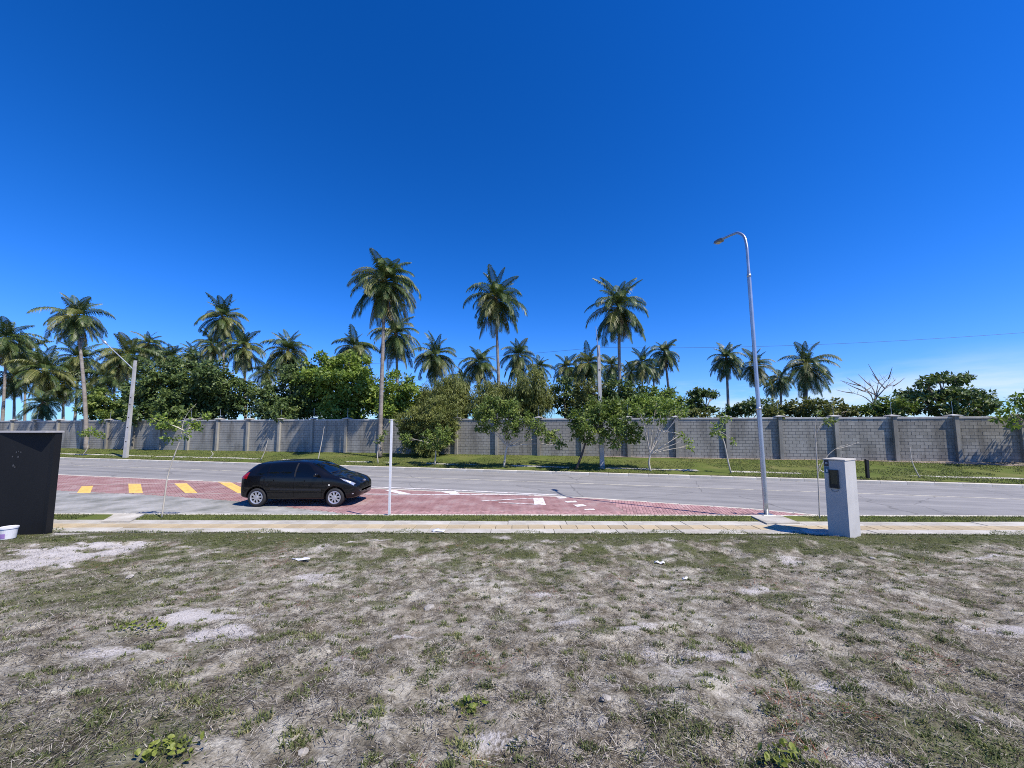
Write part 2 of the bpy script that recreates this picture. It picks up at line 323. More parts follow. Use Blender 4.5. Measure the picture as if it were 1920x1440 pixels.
base = mixc(t, brk(attr(t, 'sand'), 0.9, 0.36, 0.62), base, ramp(t, n2, [(0.25, (0.38, 0.345, 0.31)), (0.6, (0.60, 0.565, 0.53))]))
t.links.new(base, p.inputs['Base Color']); p.inputs['Roughness'].default_value = 0.95; p.inputs['Specular IOR Level'].default_value = 0.1
bump(t, p, n2, 0.9, 0.03)
M['lot'] = m
M['straw'] = leafmat('dry_straw', [(0, (0.022, 0.018, 0.013)), (0.4, (0.075, 0.062, 0.047)), (0.65, (0.20, 0.172, 0.132)), (0.9, (0.58, 0.54, 0.46)), (1.0, (0.26, 0.11, 0.07))], 0.1, 0.8, 0.1)
M['blade'] = leafmat('grass_blade', [(0, (0.060, 0.080, 0.028)), (0.5, (0.125, 0.150, 0.055)), (0.85, (0.21, 0.235, 0.085)), (1, (0.42, 0.37, 0.19))], 0.3, 0.6, 0.2)
M['weed'] = leafmat('weed_leaf', [(0, (0.10, 0.15, 0.025)), (1, (0.28, 0.31, 0.06))], 0.3, 0.5, 0.3)

# ------------------------------------------------------------------ ground and street
def sheet(name, poly, z, mat, kind='structure', parent=None):
    poly = [(p[0], p[1]) for p in poly]
    a = sum(poly[i][0] * poly[(i + 1) % len(poly)][1] - poly[(i + 1) % len(poly)][0] * poly[i][1] for i in range(len(poly)))
    if a < 0: poly = poly[::-1]
    o = link(name, mesh_np(name, [(x, y, z) for x, y in poly], [tuple(range(len(poly)))], mat), parent)
    if kind and parent is None: o['kind'] = kind
    return o
sheet('ground', [(-900, -900), (900, -900), (900, 900), (-900, 900)], -0.12, M['ground'])

NEAR_EDGE = [(-90, 37.6), (-24.8, 21.3), (-11.9, 18.05), (-6.0, 16.6), (2.8, 14.4), (7.6, 12.55), (9.6, 11.45)]
GREY_EDGE = [(-90, 36.4), (-25, 17.7), (-18.9, 16.1), (-13.7, 15.0), (-10.0, 13.9), (-4.2, 11.45)]
def gut(X): return ky(X) + 0.45
road_poly = [(-90, fk(-90)), (20, fk(20)), (60, fk(60))] + [(60, gut(18) - 0.25 * 42), (18, gut(18)), (9.6, 11.3)]
road_poly = [(-90, 37.5)] + NEAR_EDGE[1:-1] + [(9.6, gut(9.6) + 0.002), (18, gut(18) + .002), (60, gut(18) - 10.5)] + [(60, fk(60)), (-90, fk(-90))]
sheet('road', road_poly, 0.0, M['asphalt'])
bay = sheet('parking_bay', [(-90, 37.5)] + NEAR_EDGE[1:-1] + [(9.6, gut(9.6)), (-25, gut(-25)), (-90, gut(-90))], -0.012, M['joint'])

def in_poly(x, y, poly):
    c = np.zeros(np.shape(x), bool); n = len(poly)
    for i in range(n):
        x0, y0 = poly[i]; x1, y1 = poly[(i + 1) % n]
        k = ((y0 > y) != (y1 > y)) & (x < (x1 - x0) * (y - y0) / (y1 - y0 + 1e-12) + x0); c ^= k
    return c
def pavers(poly, pattern, ang, name, mat, xr):
    """0.2 x 0.1 m pavers; the nearest are objects, the rest one mesh"""
    g = 0.1; cells = []
    xs = [p[0] for p in poly]; ys = [p[1] for p in poly]; cx, cy = np.mean([min(xs), max(xs)]), np.mean([min(ys), max(ys)])
    rad = int(24 / g)
    ca, sa = math.cos(ang), math.sin(ang)
    I, J = np.meshgrid(np.arange(-rad, rad), np.arange(-rad, rad), indexing='ij')
    if pattern == 'herring':
        k = (I - J) % 4; H = k == 0; Vv = k == 2      # herringbone
        # pattern: horizontals at (i,j),(i+1,j) when (i-j)%4==0 ; verticals at (i,j),(i,j+1) when (i-j)%4==3
        Vv = k == 3
        lx = np.concatenate([(I[H] + 1.0), (I[Vv] + 0.5)]) * g; ly = np.concatenate([(J[H] + 0.5), (J[Vv] + 1.0)]) * g
        rz = np.concatenate([np.zeros(H.sum()), np.full(Vv.sum(), math.pi / 2)])
    else:
        S = (I % 2 == 0); lx = (I[S] + (J[S] % 2)) * g; ly = J[S] * g; rz = np.zeros(S.sum())
    X = cx + ca * lx - sa * ly; Y = cy + sa * lx + ca * ly
    keep = in_poly(X, Y, poly) & (X > xr[0]) & (X < xr[1])
    X, Y, rz = X[keep], Y[keep], rz[keep] + ang
    vis = np.abs(X / Y) < 1.36
    X, Y, rz = X[vis], Y[vis], rz[vis]
    o = np.argsort(Y); X, Y, rz = X[o], Y[o], rz[o]
    b = MB().box((-0.097, -0.047, -0.05), (0.097, 0.047, 0), bev=0.004)
    me = b.me(name, mat); L = np.array(b.V); F0 = np.array([f for f in b.F if len(f) == 4][1:])
    dz = RNG.normal(0, 0.0012, len(X)); tl = RNG.normal(0, 0.004, (len(X), 2))
    near = 300
    for i in range(min(near, len(X))):
        link(name, me, bay, (X[i], Y[i], 0.0005 + dz[i]), (tl[i, 0], tl[i, 1], rz[i]))
    X, Y, rz, dz = X[near:], Y[near:], rz[near:], dz[near:]
    if len(X):
        c, s = np.cos(rz)[:, None], np.sin(rz)[:, None]
        VX = X[:, None] + c * L[:, 0] - s * L[:, 1]; VY = Y[:, None] + s * L[:, 0] + c * L[:, 1]; VZ = dz[:, None] + L[:, 2] + 0 * c
        V = np.stack([VX, VY, VZ], -1).reshape(-1, 3); F = (F0[None] + (np.arange(len(X)) * len(L))[:, None, None]).reshape(-1, 4)
        tag(link(name + '_field', mesh_np(name + '_field', V, F, mat), bay), kind='stuff')
off = lambda pts, d: [(x, y + d) for x, y in pts]
red_top = off(NEAR_EDGE[:-1], -0.10) + [(9.3, gut(9.3) + 0.03)]
SPLIT = [(2.3, 14.6), (4.0, gut(4.0))]
red_poly = [(-25, 21.2)] + red_top[2:] + [(-4.2, gut(-4.2) + 0.02)] + GREY_EDGE[::-1][1:-2] + [(-25, 17.75)]
pavers(red_poly, 'herring', R(45), 'red_paver', M['paver_red'], (-26, 3.4))
pavers(red_poly, 'run', R(76), 'red_bond_paver', M['paver_red'], (3.45, 9.5))
grey_poly = [(-25, 17.6)] + off(GREY_EDGE[2:-1], -0.06) + [(-4.35, gut(-4.3) + 0.03), (-25, gut(-25) + 0.03)]
pavers(grey_poly, 'run', R(0), 'grey_paver', M['paver_grey'], (-26, -4.2))

def strip_along(pts, wid, step, name, parent, mat, z0, z1, gap=0.008, bev=0.01, side=1):
    """one block after another along a polyline (kerb stones, edgings, tiles)"""
    P = [Vector((x, y, 0)) for x, y in pts]; k = 0
    me = MB().box((0, 0, z0), (step - gap, wid * side, z1) if side > 0 else (step - gap, wid * side, z1), bev=bev).me(name, mat)
    if side < 0: me = MB().box((0, -wid, z0), (step - gap, 0, z1), bev=bev).me(name, mat)
    for a, b in zip(P[:-1], P[1:]):
        d = b - a; n = max(1, round(d.length / step)); rz = math.atan2(d.y, d.x); s = d.length / (n * step)
        for i in range(n):
            q = a + d * (i / n)
            if abs(q.x) > 1.42 * max(q.y, 1): continue
            link(name, me, parent, (q.x, q.y, random.gauss(0, 0.002)), (random.gauss(0, 0.002), 0, rz + random.gauss(0, 0.001)), (s, 1, 1))
strip_along(NEAR_EDGE[1:-1] + [(9.5, gut(9.5) + 0.03)], 0.10, 1.0, 'edging_stone', bay, M['kerb'], -0.1, 0.006, side=-1)

# near kerb and gutter
kerb_n = sheet('near_kerb', [(-60, ky(-60) + 0.02), (40, ky(40) + 0.02), (40, ky(40) + 0.44), (-60, ky(-60) + 0.44)], -0.02, M['joint'])
strip_along([(-22, ky(-22)), (22, ky(22))], 0.15, 1.0, 'kerb_stone', kerb_n, M['kerb'], -0.1, 0.135, bev=0.02)
strip_along([(-22, ky(-22) + 0.155), (22, ky(22) + 0.155)], 0.29, 1.0, 'gutter_slab', kerb_n, M['slab'], -0.1, 0.004, bev=0.004)
# far kerb
kerb_f = sheet('far_kerb', [(-90, fk(-90) + 0.01), (60, fk(60) + 0.01), (60, fk(60) + 0.22), (-90, fk(-90) + 0.22)], 0.05, M['joint'])
strip_along([(-60, fk(-60)), (45, fk(45))], 0.24, 1.0, 'kerb_stone', kerb_f, M['kerb'], -0.1, 0.14, bev=0.02)

# painted lines on the road and the bay
def paint(name, px, mat, z=0.006):
    pts = [gnd(x, y, 0) for x, y in px]; return sheet(name, [(p.x, p.y) for p in pts], z, mat, None, bay)
def line(name, a, b, wid, mat, parent, z=0.006):
    a = Vector((a[0], a[1])); b = Vector((b[0], b[1])); d = (b - a).normalized(); n = Vector((-d.y, d.x)) * wid / 2
    return sheet(name, [a - n, b - n, b + n, a + n], z, mat, None, parent)
road_o = bpy.data.objects['road']
line('centre_line', (-60, 18.75 + 15.3), (38, 18.75 - 9.7), 0.13, M['paint_line'], road_o)
for q in ([(153, 912), (174.6, 911), (169, 925), (144, 925)], [(240.6, 907), (263.5, 907), (268, 925), (241.7, 925)],
          [(326, 906), (350, 906), (371, 925), (348, 925.3)], [(408, 903.5), (431, 903.5), (474, 925), (447, 925.4)]):
    paint('yellow_hatch', q, M['paint_yellow'])
g2 = lambda x, y: gnd(x, y, 0).to_2d()
for a, b, wd in (((117, 912), (173, 909), .09), ((173, 909), (470, 904.4), .09), ((131, 925), (455, 925.4), .09)):
    line('bay_line', g2(*a), g2(*b), wd, M['paint_pink'], bay, 0.010)
for q in ([(721, 919), (740, 919), (772, 926.6), (749, 926.6)], [(823, 921), (854, 921), (863, 926.8), (845, 926.8)]):
    paint('white_hatch', q, M['paint_white'])
for a, b, wd in (((660, 912.2), (822, 918), .16), ((822, 918), (948, 924), .16), ((948, 924), (1047, 928.4), .14), ((660, 926.6), (1047, 928.8), .13)):
    line('bay_edge_line', g2(*a), g2(*b), wd, M['paint_white'], bay, 0.010)
paint('arrow_block', [(999.7, 934), (1018, 933.5), (1023.7, 947), (1002, 946.6)], M['paint_white'])
paint('arrow_edge', [(903, 939.2), (998.5, 934.2), (999, 935.2), (903, 940.4)], M['paint_white'], 0.012)
paint('arrow_edge', [(935, 942.2), (1001, 945.2), (1001.3, 946.4), (935, 943.2)], M['paint_white'], 0.012)
for q in ([(1042, 932), (1058, 931.3), (1064, 934.4), (1048, 935)], [(1058, 939.7), (1079, 939), (1083, 942), (1063, 942.4)],
          [(1074, 946.5), (1092.5, 945.4), (1100.5, 949), (1082, 950.5)], [(1094.7, 954.6), (1113, 954), (1116, 956.4), (1097, 956.6)]):
    paint('white_dash', q, M['paint_white'])

# near lawn strip, sidewalk
def gridmesh(name, xs, ys, zf, mat, attrs=None, yoff=None):
    Xg, Yg = np.meshgrid(xs, ys, indexing='ij')
    if yoff is not None: Yg = Yg + yoff(Xg)
    Z = zf(Xg, Yg); nx, ny = Xg.shape
    V = np.stack([Xg, Yg, Z], -1).reshape(-1, 3)
    i = np.arange(nx - 1)[:, None] * ny + np.arange(ny - 1)[None]; F = np.stack([i, i + ny, i + ny + 1, i + 1], -1).reshape(-1, 4)
    at_ = {k: ('POINT', f(Xg, Yg)) for k, f in (attrs or {}).items()}
    return link(name, mesh_np(name, V, F, mat, at_, smooth=True))
dky = lambda X: -0.01 * X
near_lawn = gridmesh('near_lawn', np.linspace(-40, 40, 400), np.linspace(10.36, 10.975, 6), lambda X, Y: 0.115 + 0.03 * fbm(X, Y, 3, 2), M['lawn'], yoff=dky)
near_lawn['kind'] = 'structure'
walk = sheet('sidewalk', [(-60, 9.16 + .6), (40, 9.16 - .4), (40, 10.37 - .4), (-60, 10.37 + .6)], 0.085, M['joint'])
def row(y0, y1, step, name, mat, z, x0=-20, x1=20, shift=0.0, gap=0.012):
    me = MB().box((0, 0, -0.08), (step - gap, y1 - y0 - gap, 0), bev=0.006).me(name, mat); x = x0 + shift
    while x < x1:
        if abs(x) < 1.45 * y1: link(name, me, walk, (x, y0 + dky(x), z + random.gauss(0, 0.0025)), (random.gauss(0, 0.003), random.gauss(0, 0.003), -0.01))
        x += step
row(9.18, 9.56, 1.5, 'sidewalk_slab', M['slab'], 0.135)
row(9.56, 9.96, 0.40, 'tactile_tile', M['tactile'], 0.137)
row(9.96, 10.36, 1.5, 'sidewalk_slab', M['slab'], 0.135, shift=0.4)
# access slabs crossing the grass strip
for q in ([(189.6, 977.5), (213.5, 964.5), (271, 963.5), (243, 977.5)], [(1438, 981), (1408, 967), (1463, 966.3), (1500, 980)]):
    P = [gnd(x, y, 0.17) for x, y in q]
    b = MB().prism([(v.x, v.y) for v in (P if (P[1] - P[0]).cross(P[2] - P[1]).z > 0 else P[::-1])], 0.05, 0.172); b.build('access_slab', M['slab'], walk)
P = [gnd(x, y, 0.15) for x, y in [(1500, 993), (1556, 993), (1566, 1004), (1512, 1000)]]
MB().prism([(v.x, v.y) for v in P[::-1]], 0.05, 0.165).build('access_slab', M['slab'], walk)

# far lawn up to the wall and beyond
far_lawn = gridmesh('far_lawn', np.linspace(-75, 50, 320), np.linspace(0, 1, 30), lambda X, Y: 0 * X, M['lawn'])
me = far_lawn.data; co = np.empty(len(me.vertices) * 3, np.float32); me.vertices.foreach_get('co', co); co = co.reshape(-1, 3)
Xa = co[:, 0].astype(float); s_ = co[:, 1].astype(float); Ya = (fk(Xa) + 0.235) + s_ * np.maximum(wl(Xa) + 0.05 - fk(Xa) - 0.235, 0.3)
co[:, 1] = Ya; co[:, 2] = zverge(Xa, Ya); me.vertices.foreach_set('co', co.ravel()); me.update(); far_lawn['kind'] = 'structure'
grove = gridmesh('grove_floor', np.linspace(-140, 110, 60), np.linspace(0, 90, 30), lambda X, Y: 0.45 + 0.1 * fbm(X, Y, 0.2, 2), M['ground'], yoff=lambda X: wl(X) + 0.06)
grove['kind'] = 'structure'
# narrow footpath in the far lawn
xs = np.linspace(-50, 34, 85); L_ = []; F_ = []
for x in xs:
    for k, dy in ((0, 1.25), (1, 1.62)): L_.append((x, fk(x) + dy, float(zverge(x, fk(x) + dy)) + 0.010 + 0.06 * (float(fbm(x, dy, 0.35, 2, 3)) - 0.55)))
F_ = [(2 * i, 2 * i + 2, 2 * i + 3, 2 * i + 1) for i in range(len(xs) - 1)]
tag(link('footpath', mesh_np('footpath', L_, F_, M['slab'])), kind='structure')
# bare dirt at the foot of the wall on the right
L_ = []; xs = np.linspace(6, 40, 50)
for x in xs:
    wdt = 0.25 + 1.3 * float(sstep(20, 29, x)) + 0.25 * vnoise(x, 0, 1.1)
    for dy in (-wdt, 0.0): L_.append((x, wl(x) + dy, float(zverge(x, wl(x) + dy)) + 0.014))
tag(link('dirt_strip', mesh_np('dirt_strip', L_, [(2 * i, 2 * i + 2, 2 * i + 3, 2 * i + 1) for i in range(49)], M['dirt'])), kind='structure')

# lot
SAND = [(gnd(90, 1045, .2), 1.25, .62), (gnd(190, 1022, .2), .8, .22), (gnd(15, 1070, .2), 1.0, .5), (gnd(268, 1015, .2), .22, .16), (gnd(365, 1165, .45), .62, .3), (gnd(395, 1215, .45), .5, .22),
        (gnd(690, 1012, .2), .32, .16), (gnd(660, 1014, .2), .2, .1), (gnd(745, 1210, .5), .28, .09), (gnd(1055, 1178, .5), .22, .12), (gnd(1190, 1185, .5), .2, .12), (gnd(1870, 1190, .5), .8, .18), (gnd(1420, 1110, .4), .35, .12),
        (gnd(1640, 1425, .75), .25, .12), (gnd(1580, 1290, .6), .3, .14), (gnd(1330, 1240, .55), .5, .2), (gnd(1040, 1115, .4), .5, .15), (gnd(1300, 1010, .25), .4, .1), (gnd(900, 1390, .7), .4, .15), (gnd(250, 1240, .5), .5, .12), (gnd(1850, 1040, .3), .6, .12), (gnd(650, 1245, .55), .3, .1)]
def sand_f(X, Y):
    s = 0.55 * sstep(0.62, 0.86, fbm(X, Y, 1.1, 4, 21.0)) + 0 * X
    for i_, (c, rx, ry) in enumerate(SAND):
        am = 1.0 if i_ < 4 else (0.85 if i_ < 8 else 0.62)
        wx = 2.4 * (fbm(X, Y, 2.2, 5, c.x) - 0.5); d = np.sqrt(((X - c.x) / rx + wx) ** 2 + ((Y - c.y) / ry + wx) ** 2)
        s = np.maximum(s, am * sstep(1.45, 0.35 if am > .9 else 0.1, d))
    return np.clip(s, 0, 1)
def green_f(X, Y):
    g = sstep(7.2, 8.7, Y + 1.5 * (fbm(X, Y, 0.9, 3, 4.0) - 0.5)) * 0.95
    g = np.maximum(g, 0.62 * sstep(4.6, 7.4, Y + 2.6 * (fbm(X, Y, 1.4, 4, 71.0) - 0.5)) * (0.55 + 0.9 * sstep(0.4, 0.6, fbm(X, Y, 2.3, 3, 15.0))))
    g = np.maximum(g, 0.70 * sstep(0.54, 0.76, fbm(X, Y, 0.6, 4, 33.0) + 0.12 * sstep(-1.5, -6, X)))
    g = np.maximum(g, 0.7 * sstep(0.62, 0.76, fbm(X, Y, 1.9, 3, 51.0)))
    return np.clip(g, 0, 1) * (1 - 0.9 * sand_f(X, Y))
gx = np.concatenate([np.linspace(-60, -14, 50)[:-1], np.linspace(-14, 14, 440), np.linspace(14, 60, 50)[1:]])
gy = np.concatenate([np.linspace(-30, 0.3, 40)[:-1], np.linspace(0.3, 9.2, 200)])
lot = gridmesh('lot', gx, gy, zlot, M['lot'], {'sand': sand_f, 'green': green_f}); lot['kind'] = 'structure'

# ------------------------------------------------------------------ grass and straw (uncountable)
def blades(name, X, Y, Z, length, width, lean, mat, tint, curve=0.4, az=None):
    n = len(X); az = RNG.uniform(0, 2 * np.pi, n) if az is None else az
    dx, dy = np.cos(az), np.sin(az); sxv, syv = -dy * width / 2, dx * width / 2
    h1 = np.cos(lean) * length * 0.55; r1 = np.sin(lean) * length * 0.55
    l2 = np.minimum(lean + curve, 1.75); h2 = h1 + np.cos(l2) * length * 0.45; r2 = r1 + np.sin(l2) * length * 0.45
    P = np.empty((n, 5, 3))
    for k, (r, h, s) in enumerate(((0, 0, -1), (0, 0, 1), (r1, h1, 0.85), (r1, h1, -0.85), (r2, h2, 0))):
        P[:, k, 0] = X + dx * r + sxv * s; P[:, k, 1] = Y + dy * r + syv * s; P[:, k, 2] = Z + h
    b = np.arange(n)[:, None] * 5
    F = np.concatenate([b + np.array([[0, 1, 2]]), b + np.array([[0, 2, 3]]), b + np.array([[3, 2, 4]])])
    me = mesh_np(name, P.reshape(-1, 3), F, mat, {'tint': ('FACE', np.tile(tint, 3))})
    return tag(link(name, me), kind='stuff')
def lot_points(n, y0, y1, power):
    u = RNG.random(n); k = 1 - power
    Y = (y0 ** k + u * (y1 ** k - y0 ** k)) ** (1 / k) if abs(k) > 1e-6 else y0 * (y1 / y0) ** u
    X = RNG.uniform(-1, 1, n) * (1.42 * Y + 2.2); return X, Y
X, Y = lot_points(370000, 0.5, 9.15, 0.25)
keep = RNG.random(len(X)) > 0.62 * sand_f(X, Y) + 0.80 * sstep(0.42, 0.66, fbm(X, Y, 2.6, 4, 77)); X, Y = X[keep], Y[keep]
n = len(X); red = (fbm(X, Y, 1.6, 3, 91) > 0.70) & (RNG.random(n) < 0.30)
tint = np.where(red, 1.0, np.clip(RNG.beta(1.1, 1.3, n), 0, 0.92))
swirl = fbm(X, Y, 0.9, 2, 60) * 9 + RNG.normal(0, 1.7, n)
o = blades('dry_grass_litter', X, Y, zlot(X, Y) + RNG.random(n) * 0.02, RNG.uniform(0.02, 0.075, n) * (1 + (RNG.random(n) < .06)), RNG.uniform(0.0016, 0.0042, n), RNG.uniform(1.1, 1.6, n), M['straw'], tint, 0.15, swirl)
tag(o, 'dead grey brown grass litter lying over the bare lot', 'dry grass')
# green blades in the turf patches of the lot
X, Y = lot_points(350000, 0.5, 9.18, 0.2)
keep = RNG.random(len(X)) < 0.95 * green_f(X, Y) ** 1.4 * (0.35 + 1.3 * sstep(0.38, 0.6, fbm(X, Y, 5.0, 3, 19))); X, Y = X[keep], Y[keep]; n = len(X)
o = blades('lot_turf', X, Y, zlot(X, Y), RNG.uniform(0.015, 0.042, n), RNG.uniform(0.004, 0.008, n), RNG.uniform(0.5, 1.4, n), M['blade'], np.clip(RNG.beta(2, 2.4, n), 0, 1), 0.5)
tag(o, 'short patchy green turf over the lot, thickest along the sidewalk', 'grass')
# scattered small tufts
tx, ty = lot_points(3700, 0.5, 8.9, 0.05); k = sand_f(tx, ty) < 0.6; tx, ty = tx[k], ty[k]
ext = [gnd(x, y, z) for x, y, z in ((165, 1375, .7), (290, 1300, .62), (325, 1310, .62), (365, 1330, .65), (320, 1410, .75), (885, 1335, .65), (1590, 1310, .6), (1605, 1215, .5), (1770, 1215, .5), (1730, 1240, .5), (1465, 1430, .75), (500, 1215, .5), (480, 1280, .55), (585, 1210, .5), (1780, 1290, .6), (1810, 1370, .7), (1180, 1250, .55), (875, 1400, .7), (1680, 1195, .5), (1480, 1290, .6), (1310, 1380, .7), (1700, 1285, .6), (560, 1330, .6), (1390, 1220, .5), (675, 1245, .5))]
tx = np.concatenate([tx, [e.x for e in ext]]); ty = np.concatenate([ty, [e.y for e in ext]]); big = np.concatenate([RNG.uniform(0.25, 0.9, len(tx) - len(ext)) ** 1.3, np.full(len(ext), 1.3)])
cnt = (70 * big ** 1.6 + 5).astype(int); idx = np.repeat(np.arange(len(tx)), cnt); n = len(idx)
X = tx[idx] + RNG.normal(0, 0.04, n) * big[idx]; Y = ty[idx] + RNG.normal(0, 0.035, n) * big[idx]
tt = RNG.random(len(tx))
o = blades('grass_tufts', X, Y, zlot(X, Y), RNG.uniform(0.02, 0.062, n) * big[idx] ** 0.6, RNG.uniform(0.004, 0.009, n), RNG.uniform(0.15, 1.2, n), M['blade'], np.clip(0.2 + 0.6 * tt[idx] + RNG.normal(0, 0.15, n), 0, 0.97), 0.5)
tag(o, 'small green grass tufts scattered through the dead litter', 'grass')
X = RNG.uniform(-14.5, 14.5, 16000); Y = 9.12 + RNG.random(16000) ** 1.6 * 0.42 * sstep(0.40, 0.72, fbm(X, X * 0, 1.3, 4, 44)) + dky(X); n = len(X)
o = blades('edge_turf', X, Y, np.where(Y < 9.17, zlot(X, Y), 0.137), RNG.uniform(0.02, 0.06, n), RNG.uniform(0.005, 0.010, n), RNG.uniform(0.4, 1.4, n), M['blade'], np.clip(RNG.beta(2, 2.2, n), 0, 1), 0.5)
tag(o, 'ragged green turf creeping over the near edge of the sidewalk', 'grass')
# lawn blades: near strip, far lawn edge, sidewalk edge
X = RNG.uniform(-18, 18, 46000); Y = RNG.uniform(10.34, 10.99, 46000) + dky(X)
slabq = lambda X, Y: ((X > 6.45) & (X < 8.0) & (Y > 10.2)) | ((X > -11.7) & (X < -10.4))
k = ~slabq(X, Y); X, Y = X[k], Y[k]; n = len(X)
blades('lawn_strip_grass', X, Y, np.full(n, 0.12), RNG.uniform(0.03, 0.075, n), RNG.uniform(0.006, 0.011, n), RNG.uniform(0.1, 1.0, n), M['blade'], np.clip(RNG.beta(2, 2.6, n) + 0.25 * (fbm(X, Y, 1.2, 3, 8) - 0.5), 0, 1), 0.5)
tag(bpy.data.objects['lawn_strip_grass'], 'mown green grass strip between kerb and sidewalk', 'grass')
u = RNG.uniform(-1.55, 1.55, 90000); s_ = RNG.random(90000) ** 1.2
Yk = 22.2 / (1 + 0.25 * u); Yw = 28.0 / (1 + 0.205 * u); Y = Yk + s_ * (Yw - Yk); X = u * Y; n = len(X)
bald = fbm(X, Y, 0.5, 4, 17) < 0.60; X, Y = X[bald], Y[bald]; n = len(X)
blades('bank_grass', X, Y, zverge(X, Y), RNG.uniform(0.03, 0.085, n), RNG.uniform(0.012, 0.028, n), RNG.uniform(0.1, 1.0, n), M['blade'], np.clip(RNG.beta(2, 2.6, n) + 0.5 * (fbm(X, Y, 0.3, 3, 8) - 0.5), 0, 0.98), 0.5)
tag(bpy.data.objects['bank_grass'], 'green lawn on the bank below the block wall', 'grass')

# ------------------------------------------------------------------ boundary wall
SP = 3.08; ux = Vector((1, -0.205, 0)).normalized(); nrm = Vector((-ux.y, ux.x, 0)) * -1      # nrm faces the street
o0 = Vector((0, 28.0, 0)); rzw = math.atan2(ux.y, ux.x)
un = (1010 - 960) / 720; Yp = 28.0 / (1 + 0.205 * un); S0 = un * Yp / ux.x       # distance along wall of a pillar centre
wall = thing('block_wall', o0, 'long grey concrete block wall with pillars and coping behind the lawn', 'wall', rz=rzw)
# local axes: x along wall, -y to the street
lo_s, hi_s = S0 - SP * 19, S0 + SP * 9
b = MB().box((lo_s - 2, 0.012, 0.1), (hi_s + 2, 0.19, 3.08)); b.build('wall_core', M['mortar'], wall)
BH, BL, G = 0.195, 0.395, 0.019
blk = []
nb = int(round((hi_s - lo_s) / SP))
for k in range(nb):
    a = lo_s + k * SP + 0.095; e = a + SP - 0.19
    for r in range(13):
        z = Z_WALL - 0.02 + r * BH; x = a - (BL / 2 if r % 2 else 0)
        while x < e - 0.03:
            x0, x1 = max(x, a), min(x + BL, e)
            if x1 - x0 > 0.05: blk.append((x0 + G / 2, x1 - G / 2, z + G / 2, z + BH - G / 2))
            x += BL
def wpos(s): q = o0 + ux * s; return q
def wdist(bk): q = wpos((bk[0] + bk[1]) / 2); return abs(q.x / q.y) > 1.33, q.y
blk.sort(key=lambda bk: wdist(bk))
cache = {}
for i, bk in enumerate(blk[:300]):
    L = round(bk[1] - bk[0], 3)
    if L not in cache: cache[L] = MB().box((0, 0, 0), (L, 0.06, BH - G)).me('block', M['block'])
    link('block', cache[L], wall, (bk[0], random.gauss(0, 0.0022), bk[2]))
b = MB()
V = []; 
far = np.array(blk[300:]); nB = len(far); yj = RNG.normal(0, 0.0022, nB)
q = np.zeros((nB, 8, 3)); q[:, [0, 3, 4, 7], 0] = far[:, 0:1]; q[:, [1, 2, 5, 6], 0] = far[:, 1:2]
q[:, [0, 1, 4, 5], 1] = yj[:, None]; q[:, [2, 3, 6, 7], 1] = 0.05
q[:, :4, 2] = far[:, 2:3]; q[:, 4:, 2] = far[:, 3:4]
F0 = np.array([(4, 5, 6, 7), (0, 1, 5, 4), (1, 2, 6, 5), (3, 0, 4, 7), (3, 2, 1, 0)])
me = mesh_np('block_courses', q.reshape(-1, 3), (F0[None] + (np.arange(nB) * 8)[:, None, None]).reshape(-1, 4), M['block'])
tag(link('block_courses', me, wall), kind='stuff')
me_p = MB().box((-0.10, -0.17, 0.1), (0.10, 0.25, 3.22), bev=0.0).me('pillar', M['pillar'])
me_c = MB().box((0.097, -0.035, 3.08), (SP - 0.097, 0.24, 3.19), bev=0.012).me('coping', M['coping'])
bc = MB(); bc.add([(-.27, -.23, 3.22), (.27, -.23, 3.22), (.27, .36, 3.22), (-.27, .36, 3.22), (-.27, -.23, 3.27), (.27, -.23, 3.27), (.27, .36, 3.27), (-.27, .36, 3.27), (0, .08, 3.34)],
                  [(3, 2, 1, 0), (0, 1, 5, 4), (1, 2, 6, 5), (2, 3, 7, 6), (3, 0, 4, 7), (4, 5, 8), (5, 6, 8), (6, 7, 8), (7, 4, 8)])
me_k = bc.me('pillar_cap', M['coping']); me_r = MB().tube([(0, .08, 3.33), (0, .08, 4.1)], 0.012, 5).me('fence_rod', M['galv'])
for k in range(nb + 1):
    x = lo_s + k * SP
    p_ = link('pillar', me_p, wall, (x, random.gauss(0, .004), 0)); link('pillar_cap', me_k, p_); link('fence_rod', me_r, p_)
    if k < nb: link('coping', me_c, wall, (x, 0, 0))

